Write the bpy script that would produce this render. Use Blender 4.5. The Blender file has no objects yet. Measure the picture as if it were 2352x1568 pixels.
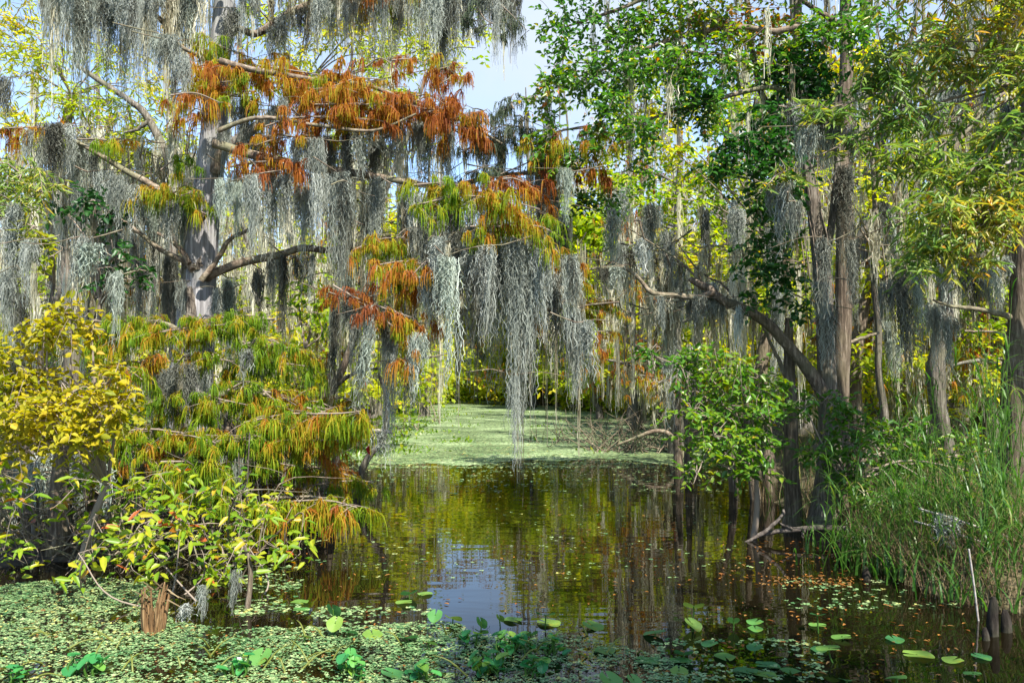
import bpy, math
import numpy as np
from mathutils import Vector

rng = np.random.default_rng(11)
scene = bpy.context.scene
COL = scene.collection

# ------------------------------------------------------------------ camera
F, CX, CY, HOR, EYE = 1846.0, 1176.0, 784.0, 880.0, 2.0
TH = math.atan((HOR - CY) / F)
CT, ST = math.cos(TH), math.sin(TH)
cam = bpy.data.cameras.new("camera")
cam.sensor_width = 36.0
cam.lens = 36.0 * F / 2352.0
cam.clip_start, cam.clip_end = 0.1, 3000
co = bpy.data.objects.new("camera", cam)
co.location = (0, 0, EYE)
co.rotation_euler = (math.pi / 2 + TH, 0, 0)
COL.objects.link(co)
scene.camera = co


def P(px, py, d):
    """point of the place seen in direction (px, py) at d metres depth"""
    u, v = (px - CX) / F, (CY - py) / F
    y, z = CT - v * ST, ST + v * CT
    return np.array([u * d / y, d, EYE + z * d / y])


def W(px, py, z=0.0):
    """point on the water seen in direction (px, py)"""
    u, v = (px - CX) / F, (CY - py) / F
    y, z0 = CT - v * ST, ST + v * CT
    t = (z - EYE) / z0
    return np.array([u * t, y * t, z])


# ------------------------------------------------------------------ mesh helpers
class MB:
    """collects quads; build() links them as ONE mesh object"""

    def __init__(s):
        s.V, s.F, s.R, s.n = [], [], [], 0

    def add(s, V, Fc, R=None):
        V = np.asarray(V, float).reshape(-1, 3)
        Fc = np.asarray(Fc, int).reshape(-1, 4)
        if not len(Fc):
            return
        if R is None:
            R = np.zeros(len(Fc))
        s.V.append(V)
        s.F.append(Fc + s.n)
        s.R.append(np.broadcast_to(np.asarray(R, float), (len(Fc),)))
        s.n += len(V)

    def mesh(s, name, origin=(0, 0, 0), smooth=False):
        V = np.concatenate(s.V) - np.asarray(origin, float)
        Fc = np.concatenate(s.F)
        R = np.concatenate(s.R)
        me = bpy.data.meshes.new(name)
        me.vertices.add(len(V))
        me.vertices.foreach_set("co", V.astype(np.float32).ravel())
        me.loops.add(Fc.size)
        me.loops.foreach_set("vertex_index", Fc.astype(np.int32).ravel())
        me.polygons.add(len(Fc))
        me.polygons.foreach_set("loop_start", np.arange(len(Fc), dtype=np.int32) * 4)
        if smooth:
            me.polygons.foreach_set("use_smooth", np.ones(len(Fc), bool))
        a = me.attributes.new("rnd", "FLOAT", "FACE")
        a.data.foreach_set("value", R.astype(np.float32))
        me.update(calc_edges=True)
        return me

    def build(s, name, mat, parent=None, origin=None, smooth=False):
        if not s.V:
            return None
        if origin is None:
            origin = parent.location if parent is not None else (0, 0, 0)
        me = s.mesh(name, origin, smooth)
        me.materials.append(mat)
        o = bpy.data.objects.new(name, me)
        COL.objects.link(o)
        if parent is not None:
            o.parent = parent
        else:
            o.location = tuple(origin)
        return o


def tag(o, label=None, cat=None, group=None, kind=None):
    if label:
        o["label"] = label
    if cat:
        o["category"] = cat
    if group:
        o["group"] = group
    if kind:
        o["kind"] = kind
    return o


def thing(name, label, cat, loc=(0, 0, 0), group=None):
    o = bpy.data.objects.new(name, None)
    o.empty_display_size = 0.2
    COL.objects.link(o)
    o.location = tuple(float(v) for v in loc)
    return tag(o, label, cat, group)


def unit(v):
    v = np.asarray(v, float)
    return v / np.maximum(np.linalg.norm(v, axis=-1, keepdims=True), 1e-9)


def smooth_path(pts, n):
    """Catmull-Rom through pts, n samples (works on any number of columns)"""
    pts = np.asarray(pts, float)
    if len(pts) == 2:
        t = np.linspace(0, 1, n)[:, None]
        return pts[0] * (1 - t) + pts[1] * t
    p = np.vstack([2 * pts[0] - pts[1], pts, 2 * pts[-1] - pts[-2]])
    m = len(pts) - 1
    out = []
    for t in np.linspace(0, m, n):
        i = min(int(t), m - 1)
        f = t - i
        a, b, c, d = p[i], p[i + 1], p[i + 2], p[i + 3]
        out.append(0.5 * (2 * b + (c - a) * f + (2 * a - 5 * b + 4 * c - d) * f * f + (3 * b - a - 3 * c + d) * f ** 3))
    return np.array(out)


def tube(mb, pts, rad, sides=8, rough=0.0, flute=0.0, nflute=7, r=0.5, seed=0):
    pts = np.asarray(pts, float)
    rad = np.broadcast_to(np.asarray(rad, float), (len(pts),))
    T = unit(np.gradient(pts, axis=0))
    up = np.array([0.0, 1.0, 0.0]) if abs(T[0][1]) < 0.9 else np.array([1.0, 0, 0])
    N = np.zeros_like(pts)
    N[0] = unit(np.cross(np.cross(T[0], up), T[0]))
    for i in range(1, len(pts)):
        v = N[i - 1] - T[i] * np.dot(N[i - 1], T[i])
        N[i] = unit(v)
    B = np.cross(T, N)
    a = np.linspace(0, 2 * math.pi, sides, endpoint=False)
    k = 1 + rough * rng.normal(size=(len(pts), sides)) * 0.5
    if rough:
        k = (k + np.roll(k, 1, 0) + np.roll(k, 1, 1)) / 3
    if np.any(flute):
        ph = rng.uniform(0, 6)
        fl = np.asarray(flute)
        fl = np.broadcast_to(fl, (len(pts),))[:, None]
        k = k * (1 + fl * np.cos(nflute * a + ph)[None] + 0.6 * fl * np.cos(3 * a + 2 * ph)[None])
    ring = rad[:, None] * k
    V = pts[:, None] + N[:, None] * (np.cos(a)[None, :, None] * ring[..., None]) + B[:, None] * (np.sin(a)[None, :, None] * ring[..., None])
    n = len(pts)
    i = np.arange(n - 1)[:, None] * sides
    j = np.arange(sides)[None]
    q = np.stack([i + j, i + (j + 1) % sides, i + sides + (j + 1) % sides, i + sides + j], -1).reshape(-1, 4)
    mb.add(V.reshape(-1, 3), q, r)
    # closing caps as quads
    if sides >= 4 and sides % 2 == 0:
        for base, rev in ((0, True), ((n - 1) * sides, False)):
            c = [[base + t, base + t + 1, base + sides - 2 - t, base + sides - 1 - t] for t in range(sides // 2 - 1)]
            c = np.array(c)
            mb.add_cap(V.reshape(-1, 3), c, r) if hasattr(mb, "add_cap") else mb.add(V.reshape(-1, 3)[c].reshape(-1, 3), np.arange(len(c) * 4).reshape(-1, 4), r)


def ribbons(mb, pts, width, side, R, taper=0.3, grad=0.0):
    """pts (n,k,3) centre lines; width (n,) ; side (n,3) unit vector across; R (n,)"""
    n, k, _ = pts.shape
    w = np.asarray(width, float).reshape(n, 1) * np.linspace(1, taper, k)[None]
    off = side[:, None, :] * w[..., None] * 0.5
    V = np.stack([pts - off, pts + off], 2).reshape(-1, 3)
    b = (np.arange(n)[:, None] * k + np.arange(k - 1)[None]) * 2
    q = np.stack([b, b + 1, b + 3, b + 2], -1).reshape(-1, 4)
    Rk = np.asarray(R, float).reshape(n, 1) + grad * np.linspace(-.5, .5, k - 1)[None]
    mb.add(V, q, np.clip(Rk, 0, 1).ravel())


def leaves(mb, p, d, nrm, L, Wd, R, fine=True, fold=0.25):
    """p base, d direction, nrm rough normal: (n,3); L, Wd, R (n,)"""
    n = len(p)
    if n == 0:
        return
    d = unit(d)
    s = unit(np.cross(d, nrm))
    nn = np.cross(s, d)
    L = np.asarray(L, float).reshape(n, 1)
    Wd = np.asarray(Wd, float).reshape(n, 1)
    if not fine:
        V = np.stack([p, p + d * L * 0.45 + s * Wd * 0.5, p + d * L, p + d * L * 0.45 - s * Wd * 0.5], 1)
        mb.add(V.reshape(-1, 3), np.arange(4 * n).reshape(n, 4), R)
        return
    lift = nn * Wd * fold
    droop = -nn * L * 0.12
    V = np.stack([p, p + d * L * 0.30 + s * Wd * 0.5 + lift, p + d * L * 0.66 + s * Wd * 0.40 + lift + droop * .5, p + d * L + droop,
                  p + d * L * 0.66 - s * Wd * 0.40 + lift + droop * .5, p + d * L * 0.30 - s * Wd * 0.5 + lift], 1)
    b = np.arange(n)[:, None] * 6
    q = np.concatenate([b + np.array([[0, 1, 2, 3]]), b + np.array([[0, 3, 4, 5]])], 1).reshape(-1, 4)
    mb.add(V.reshape(-1, 3), q, np.repeat(R, 2))


def rand_dir(n, zlo=-1.0, zhi=1.0):
    z = rng.uniform(zlo, zhi, n)
    a = rng.uniform(0, 2 * math.pi, n)
    r = np.sqrt(1 - z * z)
    return np.stack([r * np.cos(a), r * np.sin(a), z], -1)


def sprays(lf, tw, o, d, length, nleaf, L, Wd, base, jit=0.12, fine=True, droop=0.25, flat=0.7, twig=0.006):
    """leafy shoots: o,d (n,3), length (n,), base (n,) colour value; leaves go to lf, shoots to tw"""
    n = len(o)
    if n == 0:
        return
    d = unit(d)
    t = (np.arange(nleaf) + 0.6) / nleaf
    sag = -droop * (t ** 2)[None, :, None] * np.array([0, 0, 1.0]) * length[:, None, None]
    pos = o[:, None] + d[:, None] * (t[None, :, None] * length[:, None, None]) + sag
    up = np.array([0, 0, 1.0])
    s = unit(np.cross(d, up) + 1e-3)
    sgn = np.where(np.arange(nleaf) % 2 == 0, 1.0, -1.0)[None, :, None]
    ld = d[:, None] * 0.55 + s[:, None] * sgn * 0.85 + rng.normal(size=(n, nleaf, 3)) * 0.35 + np.array([0, 0, -droop * 0.9])
    nr = np.broadcast_to(up, ld.shape) * flat + rng.normal(size=ld.shape) * (1.05 - flat)
    m = n * nleaf
    R = np.clip(np.repeat(base, nleaf) + rng.normal(size=m) * jit, 0, 1)
    k = rng.uniform(0.65, 1.2, m)
    leaves(lf, pos.reshape(-1, 3), ld.reshape(-1, 3), nr.reshape(-1, 3), L * k, Wd * k * rng.uniform(.85, 1.15, m), R, fine)
    if tw is not None:
        tt = np.linspace(0, 1, 4)
        pp = o[:, None] + d[:, None] * (tt[None, :, None] * length[:, None, None]) - droop * (tt ** 2)[None, :, None] * up * length[:, None, None]
        ribbons(tw, pp, np.full(n, twig), s, np.full(n, .5))
        ribbons(tw, pp, np.full(n, twig), unit(np.cross(s, d)), np.full(n, .5))


def bump_noise(p, f=0.6, seed=0.0):
    """cheap smooth 3-d noise in about -1..1 for patchy colours"""
    p = np.asarray(p) * f + seed
    return (np.sin(p[..., 0] * 1.7 + 1.3 * np.sin(p[..., 1] * 1.1 + seed)) + np.sin(p[..., 1] * 2.1 + p[..., 2] * 1.3 + seed * 2)
            + np.sin(p[..., 2] * 2.3 + 1.7 * np.sin(p[..., 0] * 0.9))) / 3


# ------------------------------------------------------------------ materials
def ramp_node(nt, stops):
    r = nt.nodes.new("ShaderNodeValToRGB")
    e = r.color_ramp.elements
    while len(e) < len(stops):
        e.new(0.5)
    for el, (p, c) in zip(e, stops):
        el.position = p
        el.color = (*c, 1)
    return r


def new_mat(name):
    m = bpy.data.materials.new(name)
    m.use_nodes = True
    nt = m.node_tree
    nt.nodes.clear()
    out = nt.nodes.new("ShaderNodeOutputMaterial")
    return m, nt, out


def leaf_mat(name, stops, trans=0.45, rough=0.45, spec=0.3, tsat=1.0, speckle=0.0, vary=None):
    """thin leaf: reflects and lets light through; colour by the per-leaf value"""
    m, nt, out = new_mat(name)
    at = nt.nodes.new("ShaderNodeAttribute")
    at.attribute_name = "rnd"
    r = ramp_node(nt, stops)
    nt.links.new(at.outputs["Fac"], r.inputs[0])
    col = r.outputs[0]
    if speckle:
        tc = nt.nodes.new("ShaderNodeTexCoord")
        nz = nt.nodes.new("ShaderNodeTexNoise")
        nz.inputs["Scale"].default_value = 38
        nt.links.new(tc.outputs["Object"], nz.inputs["Vector"])
        rr = ramp_node(nt, [(0.58, (1, 1, 1)), (0.72, (1 - speckle, 1 - speckle * 1.1, 1 - speckle))])
        nt.links.new(nz.outputs["Fac"], rr.inputs[0])
        mx = nt.nodes.new("ShaderNodeMixRGB")
        mx.blend_type = "MULTIPLY"
        mx.inputs[0].default_value = 1
        nt.links.new(col, mx.inputs[1])
        nt.links.new(rr.outputs[0], mx.inputs[2])
        col = mx.outputs[0]
    b = nt.nodes.new("ShaderNodeBsdfPrincipled")
    b.inputs["Roughness"].default_value = rough
    b.inputs["Specular IOR Level"].default_value = spec
    t = nt.nodes.new("ShaderNodeBsdfTranslucent")
    hs = nt.nodes.new("ShaderNodeHueSaturation")
    hs.inputs["Saturation"].default_value = 1.1
    hs.inputs["Value"].default_value = 1.5 * tsat
    if vary:
        oi = nt.nodes.new("ShaderNodeObjectInfo")
        vr = ramp_node(nt, vary)
        nt.links.new(oi.outputs["Random"], vr.inputs[0])
        mv = nt.nodes.new("ShaderNodeMixRGB")
        mv.blend_type = "MULTIPLY"
        mv.inputs[0].default_value = 1
        nt.links.new(col, mv.inputs[1])
        nt.links.new(vr.outputs[0], mv.inputs[2])
        col = mv.outputs[0]
    nt.links.new(col, b.inputs["Base Color"])
    nt.links.new(col, hs.inputs["Color"])
    nt.links.new(hs.outputs[0], t.inputs["Color"])
    mx = nt.nodes.new("ShaderNodeMixShader")
    mx.inputs[0].default_value = trans
    nt.links.new(b.outputs[0], mx.inputs[1])
    nt.links.new(t.outputs[0], mx.inputs[2])
    nt.links.new(mx.outputs[0], out.inputs[0])
    return m


def bark_mat(name, c0, c1, c2, zs=1.2, xs=26, bump=0.6, moss=None):
    m, nt, out = new_mat(name)
    tc = nt.nodes.new("ShaderNodeTexCoord")
    mp = nt.nodes.new("ShaderNodeMapping")
    mp.inputs["Scale"].default_value = (xs, xs, zs)
    nz = nt.nodes.new("ShaderNodeTexNoise")
    nz.inputs["Scale"].default_value = 1.0
    nz.inputs["Detail"].default_value = 6
    nz.inputs["Roughness"].default_value = 0.65
    nt.links.new(tc.outputs["Object"], mp.inputs[0])
    nt.links.new(mp.outputs[0], nz.inputs["Vector"])
    r = ramp_node(nt, [(0.3, c0), (0.5, c1), (0.68, c2)])
    nt.links.new(nz.outputs["Fac"], r.inputs[0])
    n2 = nt.nodes.new("ShaderNodeTexNoise")
    n2.inputs["Scale"].default_value = 2.2
    n2.inputs["Detail"].default_value = 5
    nt.links.new(tc.outputs["Object"], n2.inputs["Vector"])
    r2 = ramp_node(nt, [(0.45, (0, 0, 0)), (0.62, (1, 1, 1))])
    nt.links.new(n2.outputs["Fac"], r2.inputs[0])
    mx = nt.nodes.new("ShaderNodeMixRGB")
    mx.inputs[2].default_value = (*(moss or tuple(v * 0.6 for v in c1)), 1)
    ml = nt.nodes.new("ShaderNodeMath")
    ml.operation = "MULTIPLY"
    ml.inputs[1].default_value = 0.6
    nt.links.new(r2.outputs[0], ml.inputs[0])
    nt.links.new(ml.outputs[0], mx.inputs[0])
    nt.links.new(r.outputs[0], mx.inputs[1])
    b = nt.nodes.new("ShaderNodeBsdfPrincipled")
    b.inputs["Roughness"].default_value = 0.9
    b.inputs["Specular IOR Level"].default_value = 0.15
    nt.links.new(mx.outputs[0], b.inputs["Base Color"])
    bp = nt.nodes.new("ShaderNodeBump")
    bp.inputs["Strength"].default_value = bump
    bp.inputs["Distance"].default_value = 0.03
    nt.links.new(nz.outputs["Fac"], bp.inputs["Height"])
    nt.links.new(bp.outputs[0], b.inputs["Normal"])
    nt.links.new(b.outputs[0], out.inputs[0])
    return m


M = {}
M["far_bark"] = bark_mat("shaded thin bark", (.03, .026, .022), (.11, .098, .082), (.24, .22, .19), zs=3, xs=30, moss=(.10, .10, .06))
M["cyp_bark"] = bark_mat("cypress bark", (.08, .075, .075), (.22, .212, .215), (.40, .39, .39), moss=(.20, .21, .17))
M["brown_bark"] = bark_mat("furrowed brown bark", (.032, .024, .018), (.105, .08, .058), (.25, .205, .155), zs=3.5, xs=34, bump=.9, moss=(.11, .10, .055))
M["grey_bark"] = bark_mat("grey bark", (.034, .027, .021), (.115, .096, .077), (.26, .235, .195), zs=3.0, xs=34, bump=.9, moss=(.13, .13, .08))
M["limb"] = bark_mat("limb bark", (.045, .033, .024), (.14, .105, .075), (.30, .25, .19), zs=14, xs=14, moss=(.15, .16, .09))
M["dead"] = bark_mat("dead grey wood", (.12, .10, .085), (.30, .27, .24), (.5, .47, .43), zs=10, xs=18, moss=(.2, .18, .14))
M["wet_wood"] = bark_mat("wet dark wood", (.006, .005, .004), (.018, .014, .011), (.05, .042, .034), zs=6, xs=20, moss=(.05, .05, .03))
M["drift"] = bark_mat("dark driftwood", (.03, .024, .02), (.085, .07, .06), (.18, .155, .135), zs=8, xs=18, moss=(.05, .045, .035))
M["straw"] = bark_mat("dry torn stalk", (.03, .018, .009), (.13, .075, .034), (.27, .18, .09), zs=1.5, xs=40, moss=(.25, .14, .06))
M["twig"] = leaf_mat("twig", [(0, (.12, .09, .065)), (1, (.30, .25, .20))], trans=0.0, rough=.9, spec=.1)
M["pale_twig"] = leaf_mat("pale twig", [(0, (.30, .26, .22)), (1, (.45, .41, .37))], trans=0.0, rough=.9, spec=.1)
M["cyp"] = leaf_mat("cypress needles", [(0, (.20, .062, .022)), (.25, (.30, .105, .018)), (.45, (.34, .18, .016)), (.62, (.27, .25, .014)), (.82, (.17, .26, .012)), (1, (.09, .17, .012))], trans=.45, rough=.6, spec=.12)
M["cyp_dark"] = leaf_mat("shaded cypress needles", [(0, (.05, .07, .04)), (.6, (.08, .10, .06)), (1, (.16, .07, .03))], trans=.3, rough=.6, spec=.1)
M["moss"] = leaf_mat("spanish moss", [(0, (.10, .092, .07)), (.35, (.245, .26, .225)), (.75, (.38, .41, .365)), (1, (.54, .56, .52))], trans=.38, rough=.85, spec=.05, tsat=.8, vary=[(0, (.40, .38, .34)), (.3, (.72, .74, .72)), (.7, (1, 1, 1)), (1, (.90, .98, .90))])
M["yellow"] = leaf_mat("yellow leaf", [(0, (.12, .18, .014)), (.35, (.27, .26, .014)), (.75, (.42, .33, .018)), (1, (.42, .22, .03))], trans=.42, rough=.5, spec=.2, speckle=.45)
M["green"] = leaf_mat("broad green leaf", [(0, (.035, .11, .018)), (.5, (.08, .19, .022)), (.8, (.20, .27, .02)), (.92, (.38, .30, .02)), (1, (.42, .14, .02))], trans=.42, rough=.35, spec=.5)
M["vine"] = leaf_mat("dark vine leaf", [(0, (.014, .06, .012)), (.6, (.03, .105, .014)), (.9, (.09, .17, .016)), (1, (.35, .14, .02))], trans=.35, rough=.4, spec=.4)
M["willow"] = leaf_mat("narrow willow leaf", [(0, (.08, .17, .04)), (.45, (.16, .24, .04)), (.75, (.34, .31, .04)), (1, (.50, .27, .04))], trans=.42, rough=.4, spec=.35)
M["back"] = leaf_mat("sunny far leaf", [(0, (.10, .20, .016)), (.4, (.27, .34, .02)), (.75, (.46, .44, .025)), (1, (.50, .30, .025))], trans=.5, rough=.5, spec=.2, tsat=1.15)
M["bigleaf"] = leaf_mat("large shrub leaf", [(0, (.06, .16, .014)), (.4, (.16, .26, .014)), (.75, (.32, .34, .016)), (.92, (.40, .27, .02)), (1, (.36, .09, .02))], trans=.42, rough=.4, spec=.35, speckle=.3)
M["grass"] = leaf_mat("grass blade", [(0, (.025, .08, .012)), (.5, (.065, .155, .022)), (.75, (.17, .22, .035)), (1, (.32, .25, .10))], trans=.45, rough=.4, spec=.35)
M["dry"] = leaf_mat("dry grass blade", [(0, (.09, .06, .035)), (.5, (.20, .145, .08)), (1, (.34, .27, .16))], trans=.35, rough=.7, spec=.1)
M["mat"] = leaf_mat("floating leaflet", [(0, (.05, .14, .05)), (.4, (.17, .28, .11)), (.8, (.36, .44, .20)), (.93, (.44, .42, .12)), (1, (.22, .11, .035))], trans=.2, rough=.5, spec=.3)
M["fallen"] = leaf_mat("fallen leaf", [(0, (.15, .05, .012)), (.5, (.25, .11, .02)), (1, (.12, .08, .035))], trans=.15, rough=.6, spec=.2)
M["hyacinth"] = leaf_mat("water hyacinth leaf", [(0, (.03, .17, .05)), (.6, (.06, .26, .06)), (1, (.20, .32, .04))], trans=.35, rough=.3, spec=.5)
M["red"] = leaf_mat("red leaf", [(0, (.30, .015, .02)), (1, (.4, .03, .02))], trans=.4)


def pad_mat():
    m, nt, out = new_mat("lily pad")
    at = nt.nodes.new("ShaderNodeAttribute")
    at.attribute_name = "rnd"
    oi = nt.nodes.new("ShaderNodeObjectInfo")
    r = ramp_node(nt, [(0, (.04, .16, .05)), (.5, (.08, .22, .045)), (1, (.17, .27, .04))])
    nt.links.new(oi.outputs["Random"], r.inputs[0])
    tc = nt.nodes.new("ShaderNodeTexCoord")
    nz = nt.nodes.new("ShaderNodeTexNoise")
    nz.inputs["Scale"].default_value = 9
    nz.inputs["Detail"].default_value = 4
    nt.links.new(tc.outputs["Object"], nz.inputs["Vector"])
    r2 = ramp_node(nt, [(.55, (1, 1, 1)), (.7, (1.6, 1.0, .5))])
    nt.links.new(nz.outputs["Fac"], r2.inputs[0])
    mx = nt.nodes.new("ShaderNodeMixRGB")
    mx.blend_type = "MULTIPLY"
    mx.inputs[0].default_value = 1
    nt.links.new(r.outputs[0], mx.inputs[1])
    nt.links.new(r2.outputs[0], mx.inputs[2])
    b = nt.nodes.new("ShaderNodeBsdfPrincipled")
    b.inputs["Roughness"].default_value = .5
    b.inputs["Specular IOR Level"].default_value = .5
    t = nt.nodes.new("ShaderNodeBsdfTranslucent")
    nt.links.new(mx.outputs[0], b.inputs["Base Color"])
    nt.links.new(mx.outputs[0], t.inputs["Color"])
    ms = nt.nodes.new("ShaderNodeMixShader")
    ms.inputs[0].default_value = .3
    nt.links.new(b.outputs[0], ms.inputs[1])
    nt.links.new(t.outputs[0], ms.inputs[2])
    nt.links.new(ms.outputs[0], out.inputs[0])
    return m


M["pad"] = pad_mat()


def water_mat():
    m, nt, out = new_mat("dark swamp water")
    tc = nt.nodes.new("ShaderNodeTexCoord")
    mp = nt.nodes.new("ShaderNodeMapping")
    mp.inputs["Scale"].default_value = (0.8, 2.4, 1)
    n1 = nt.nodes.new("ShaderNodeTexNoise")
    n1.inputs["Scale"].default_value = 1.5
    n1.inputs["Detail"].default_value = 2
    n1.inputs["Roughness"].default_value = .45
    nt.links.new(tc.outputs["Object"], mp.inputs[0])
    nt.links.new(mp.outputs[0], n1.inputs["Vector"])
    bp = nt.nodes.new("ShaderNodeBump")
    bp.inputs["Strength"].default_value = 0.055
    bp.inputs["Distance"].default_value = 0.05
    nt.links.new(n1.outputs["Fac"], bp.inputs["Height"])
    b = nt.nodes.new("ShaderNodeBsdfPrincipled")
    b.inputs["Base Color"].default_value = (.005, .0038, .0015, 1)
    b.inputs["Roughness"].default_value = 0.015
    b.inputs["IOR"].default_value = 1.333
    b.inputs["Specular IOR Level"].default_value = .42
    nt.links.new(bp.outputs[0], b.inputs["Normal"])
    nt.links.new(b.outputs[0], out.inputs[0])
    return m


def soil_mat(name, c0, c1, c2, sc=6):
    m, nt, out = new_mat(name)
    tc = nt.nodes.new("ShaderNodeTexCoord")
    nz = nt.nodes.new("ShaderNodeTexNoise")
    nz.inputs["Scale"].default_value = sc
    nz.inputs["Detail"].default_value = 8
    nz.inputs["Roughness"].default_value = .7
    nt.links.new(tc.outputs["Object"], nz.inputs["Vector"])
    r = ramp_node(nt, [(.32, c0), (.5, c1), (.68, c2)])
    nt.links.new(nz.outputs["Fac"], r.inputs[0])
    b = nt.nodes.new("ShaderNodeBsdfPrincipled")
    b.inputs["Roughness"].default_value = .95
    nt.links.new(r.outputs[0], b.inputs["Base Color"])
    bp = nt.nodes.new("ShaderNodeBump")
    bp.inputs["Strength"].default_value = .8
    bp.inputs["Distance"].default_value = .05
    nt.links.new(nz.outputs["Fac"], bp.inputs["Height"])
    nt.links.new(bp.outputs[0], b.inputs["Normal"])
    nt.links.new(b.outputs[0], out.inputs[0])
    return m


M["water"] = water_mat()
M["mud"] = soil_mat("dark mud", (.015, .011, .007), (.04, .03, .018), (.09, .075, .04))
M["litter"] = soil_mat("leafy bank soil", (.02, .016, .008), (.06, .05, .02), (.13, .11, .045))
M["duck"] = soil_mat("duckweed", (.12, .19, .05), (.36, .48, .23), (.56, .62, .40), sc=1.3)


def duck_grain(m):
    nt = m.node_tree
    b = [q for q in nt.nodes if q.type == "BSDF_PRINCIPLED"][0]
    src = b.inputs["Base Color"].links[0].from_socket
    tc = nt.nodes.new("ShaderNodeTexCoord")
    col = src
    for sc, lo, hi, dark in ((9, .40, .56, .25), (42, .42, .60, .35), (.35, .40, .62, .45)):
        nz = nt.nodes.new("ShaderNodeTexNoise")
        nz.inputs["Scale"].default_value = sc
        nz.inputs["Detail"].default_value = 3
        nt.links.new(tc.outputs["Object"], nz.inputs["Vector"])
        r = ramp_node(nt, [(lo, (dark * .9, dark, dark * .7)), (hi, (1, 1, 1))])
        nt.links.new(nz.outputs["Fac"], r.inputs[0])
        mx = nt.nodes.new("ShaderNodeMixRGB")
        mx.blend_type = "MULTIPLY"
        mx.inputs[0].default_value = 1
        nt.links.new(col, mx.inputs[1])
        nt.links.new(r.outputs[0], mx.inputs[2])
        col = mx.outputs[0]
    nt.links.new(col, b.inputs["Base Color"])


duck_grain(M["duck"])

# ------------------------------------------------------------------ setting
def sheet(name, x0, x1, y0, y1, z, mat, kind):
    mb = MB()
    mb.add([(x0, y0, z), (x1, y0, z), (x1, y1, z), (x0, y1, z)], [(0, 1, 2, 3)])
    o = mb.build(name, mat, origin=((x0 + x1) / 2, (y0 + y1) / 2, z))
    return tag(o, kind=kind)


sheet("ground", -600, 600, -60, 1200, -0.9, M["mud"], "structure")
sheet("water", -500, 500, -50, 1100, 0.0, M["water"], "structure")


def mound(name, x0, x1, y0, y1, nx, ny, hfun, mat):
    xs, ys = np.linspace(x0, x1, nx), np.linspace(y0, y1, ny)
    X, Y = np.meshgrid(xs, ys)
    Z = hfun(X, Y)
    V = np.stack([X, Y, Z], -1).reshape(-1, 3)
    i = np.arange(ny - 1)[:, None] * nx
    j = np.arange(nx - 1)[None]
    q = np.stack([i + j, i + j + 1, i + nx + j + 1, i + nx + j], -1).reshape(-1, 4)
    mb = MB()
    mb.add(V, q)
    return tag(mb.build(name, mat, smooth=True), kind="structure")


def h_right(X, Y):
    edge = 4.35 + 0.35 * np.sin(Y * 1.3) + 0.2 * np.sin(Y * 3.1) + 0.16 * np.maximum(Y - 10, 0) - 0.10 * np.minimum(Y - 7.5, 0)
    return np.clip((X - edge) * 0.42, -0.5, 0.34) + 0.03 * np.sin(X * 5 + Y * 3)


def h_left(X, Y):
    edge = -3.3 - 0.3 * np.sin(Y * 1.7) - 0.10 * np.maximum(Y - 11, 0) ** 1.2 - 1.4 * np.maximum(9.2 - Y, 0)
    return np.clip((edge - 1.6 - X) * 0.20, -0.5, 0.03) + 0.02 * np.sin(X * 6 + Y * 4)


mound("bank", 3.2, 40, 6.6, 60, 120, 160, h_right, M["litter"])
mound("mud_bank", -30, -2.6, 7.6, 40, 110, 120, h_left, M["mud"])

# floating duckweed sheet beyond the open pool
def duck_sheet():
    mb = MB()
    nx, ny = 1300, 46
    tx = np.linspace(0, 1, nx)
    ty = np.linspace(0, 1, ny) ** 1.6
    X = -60 + 130 * tx[None] + 0 * ty[:, None]
    front = 20.6 + 0.7 * np.sin(X * .9) + 0.35 * np.sin(X * 2.7 + 1) + 0.10 * np.sin(X * 11 + 2 * np.sin(X * 3)) + 0.06 * np.sin(X * 29 + 3 * np.sin(X * 5)) + rng.normal(size=X.shape)[:1] * .03 + np.where(X > 4, (X - 4) * .25, 0) + np.where(X < -6, (X + 6) * .3, 0)
    Y = front * (1 - ty[:, None]) + 190 * ty[:, None]
    V = np.stack([X, Y, np.full_like(X, .006)], -1).reshape(-1, 3)
    i = np.arange(ny - 1)[:, None] * nx
    j = np.arange(nx - 1)[None]
    mb.add(V, np.stack([i + j, i + j + 1, i + nx + j + 1, i + nx + j], -1).reshape(-1, 4))
    tag(mb.build("duckweed", M["duck"]), "pale green duckweed mat covering the channel beyond the open pool", "duckweed", kind="stuff")


duck_sheet()

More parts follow.
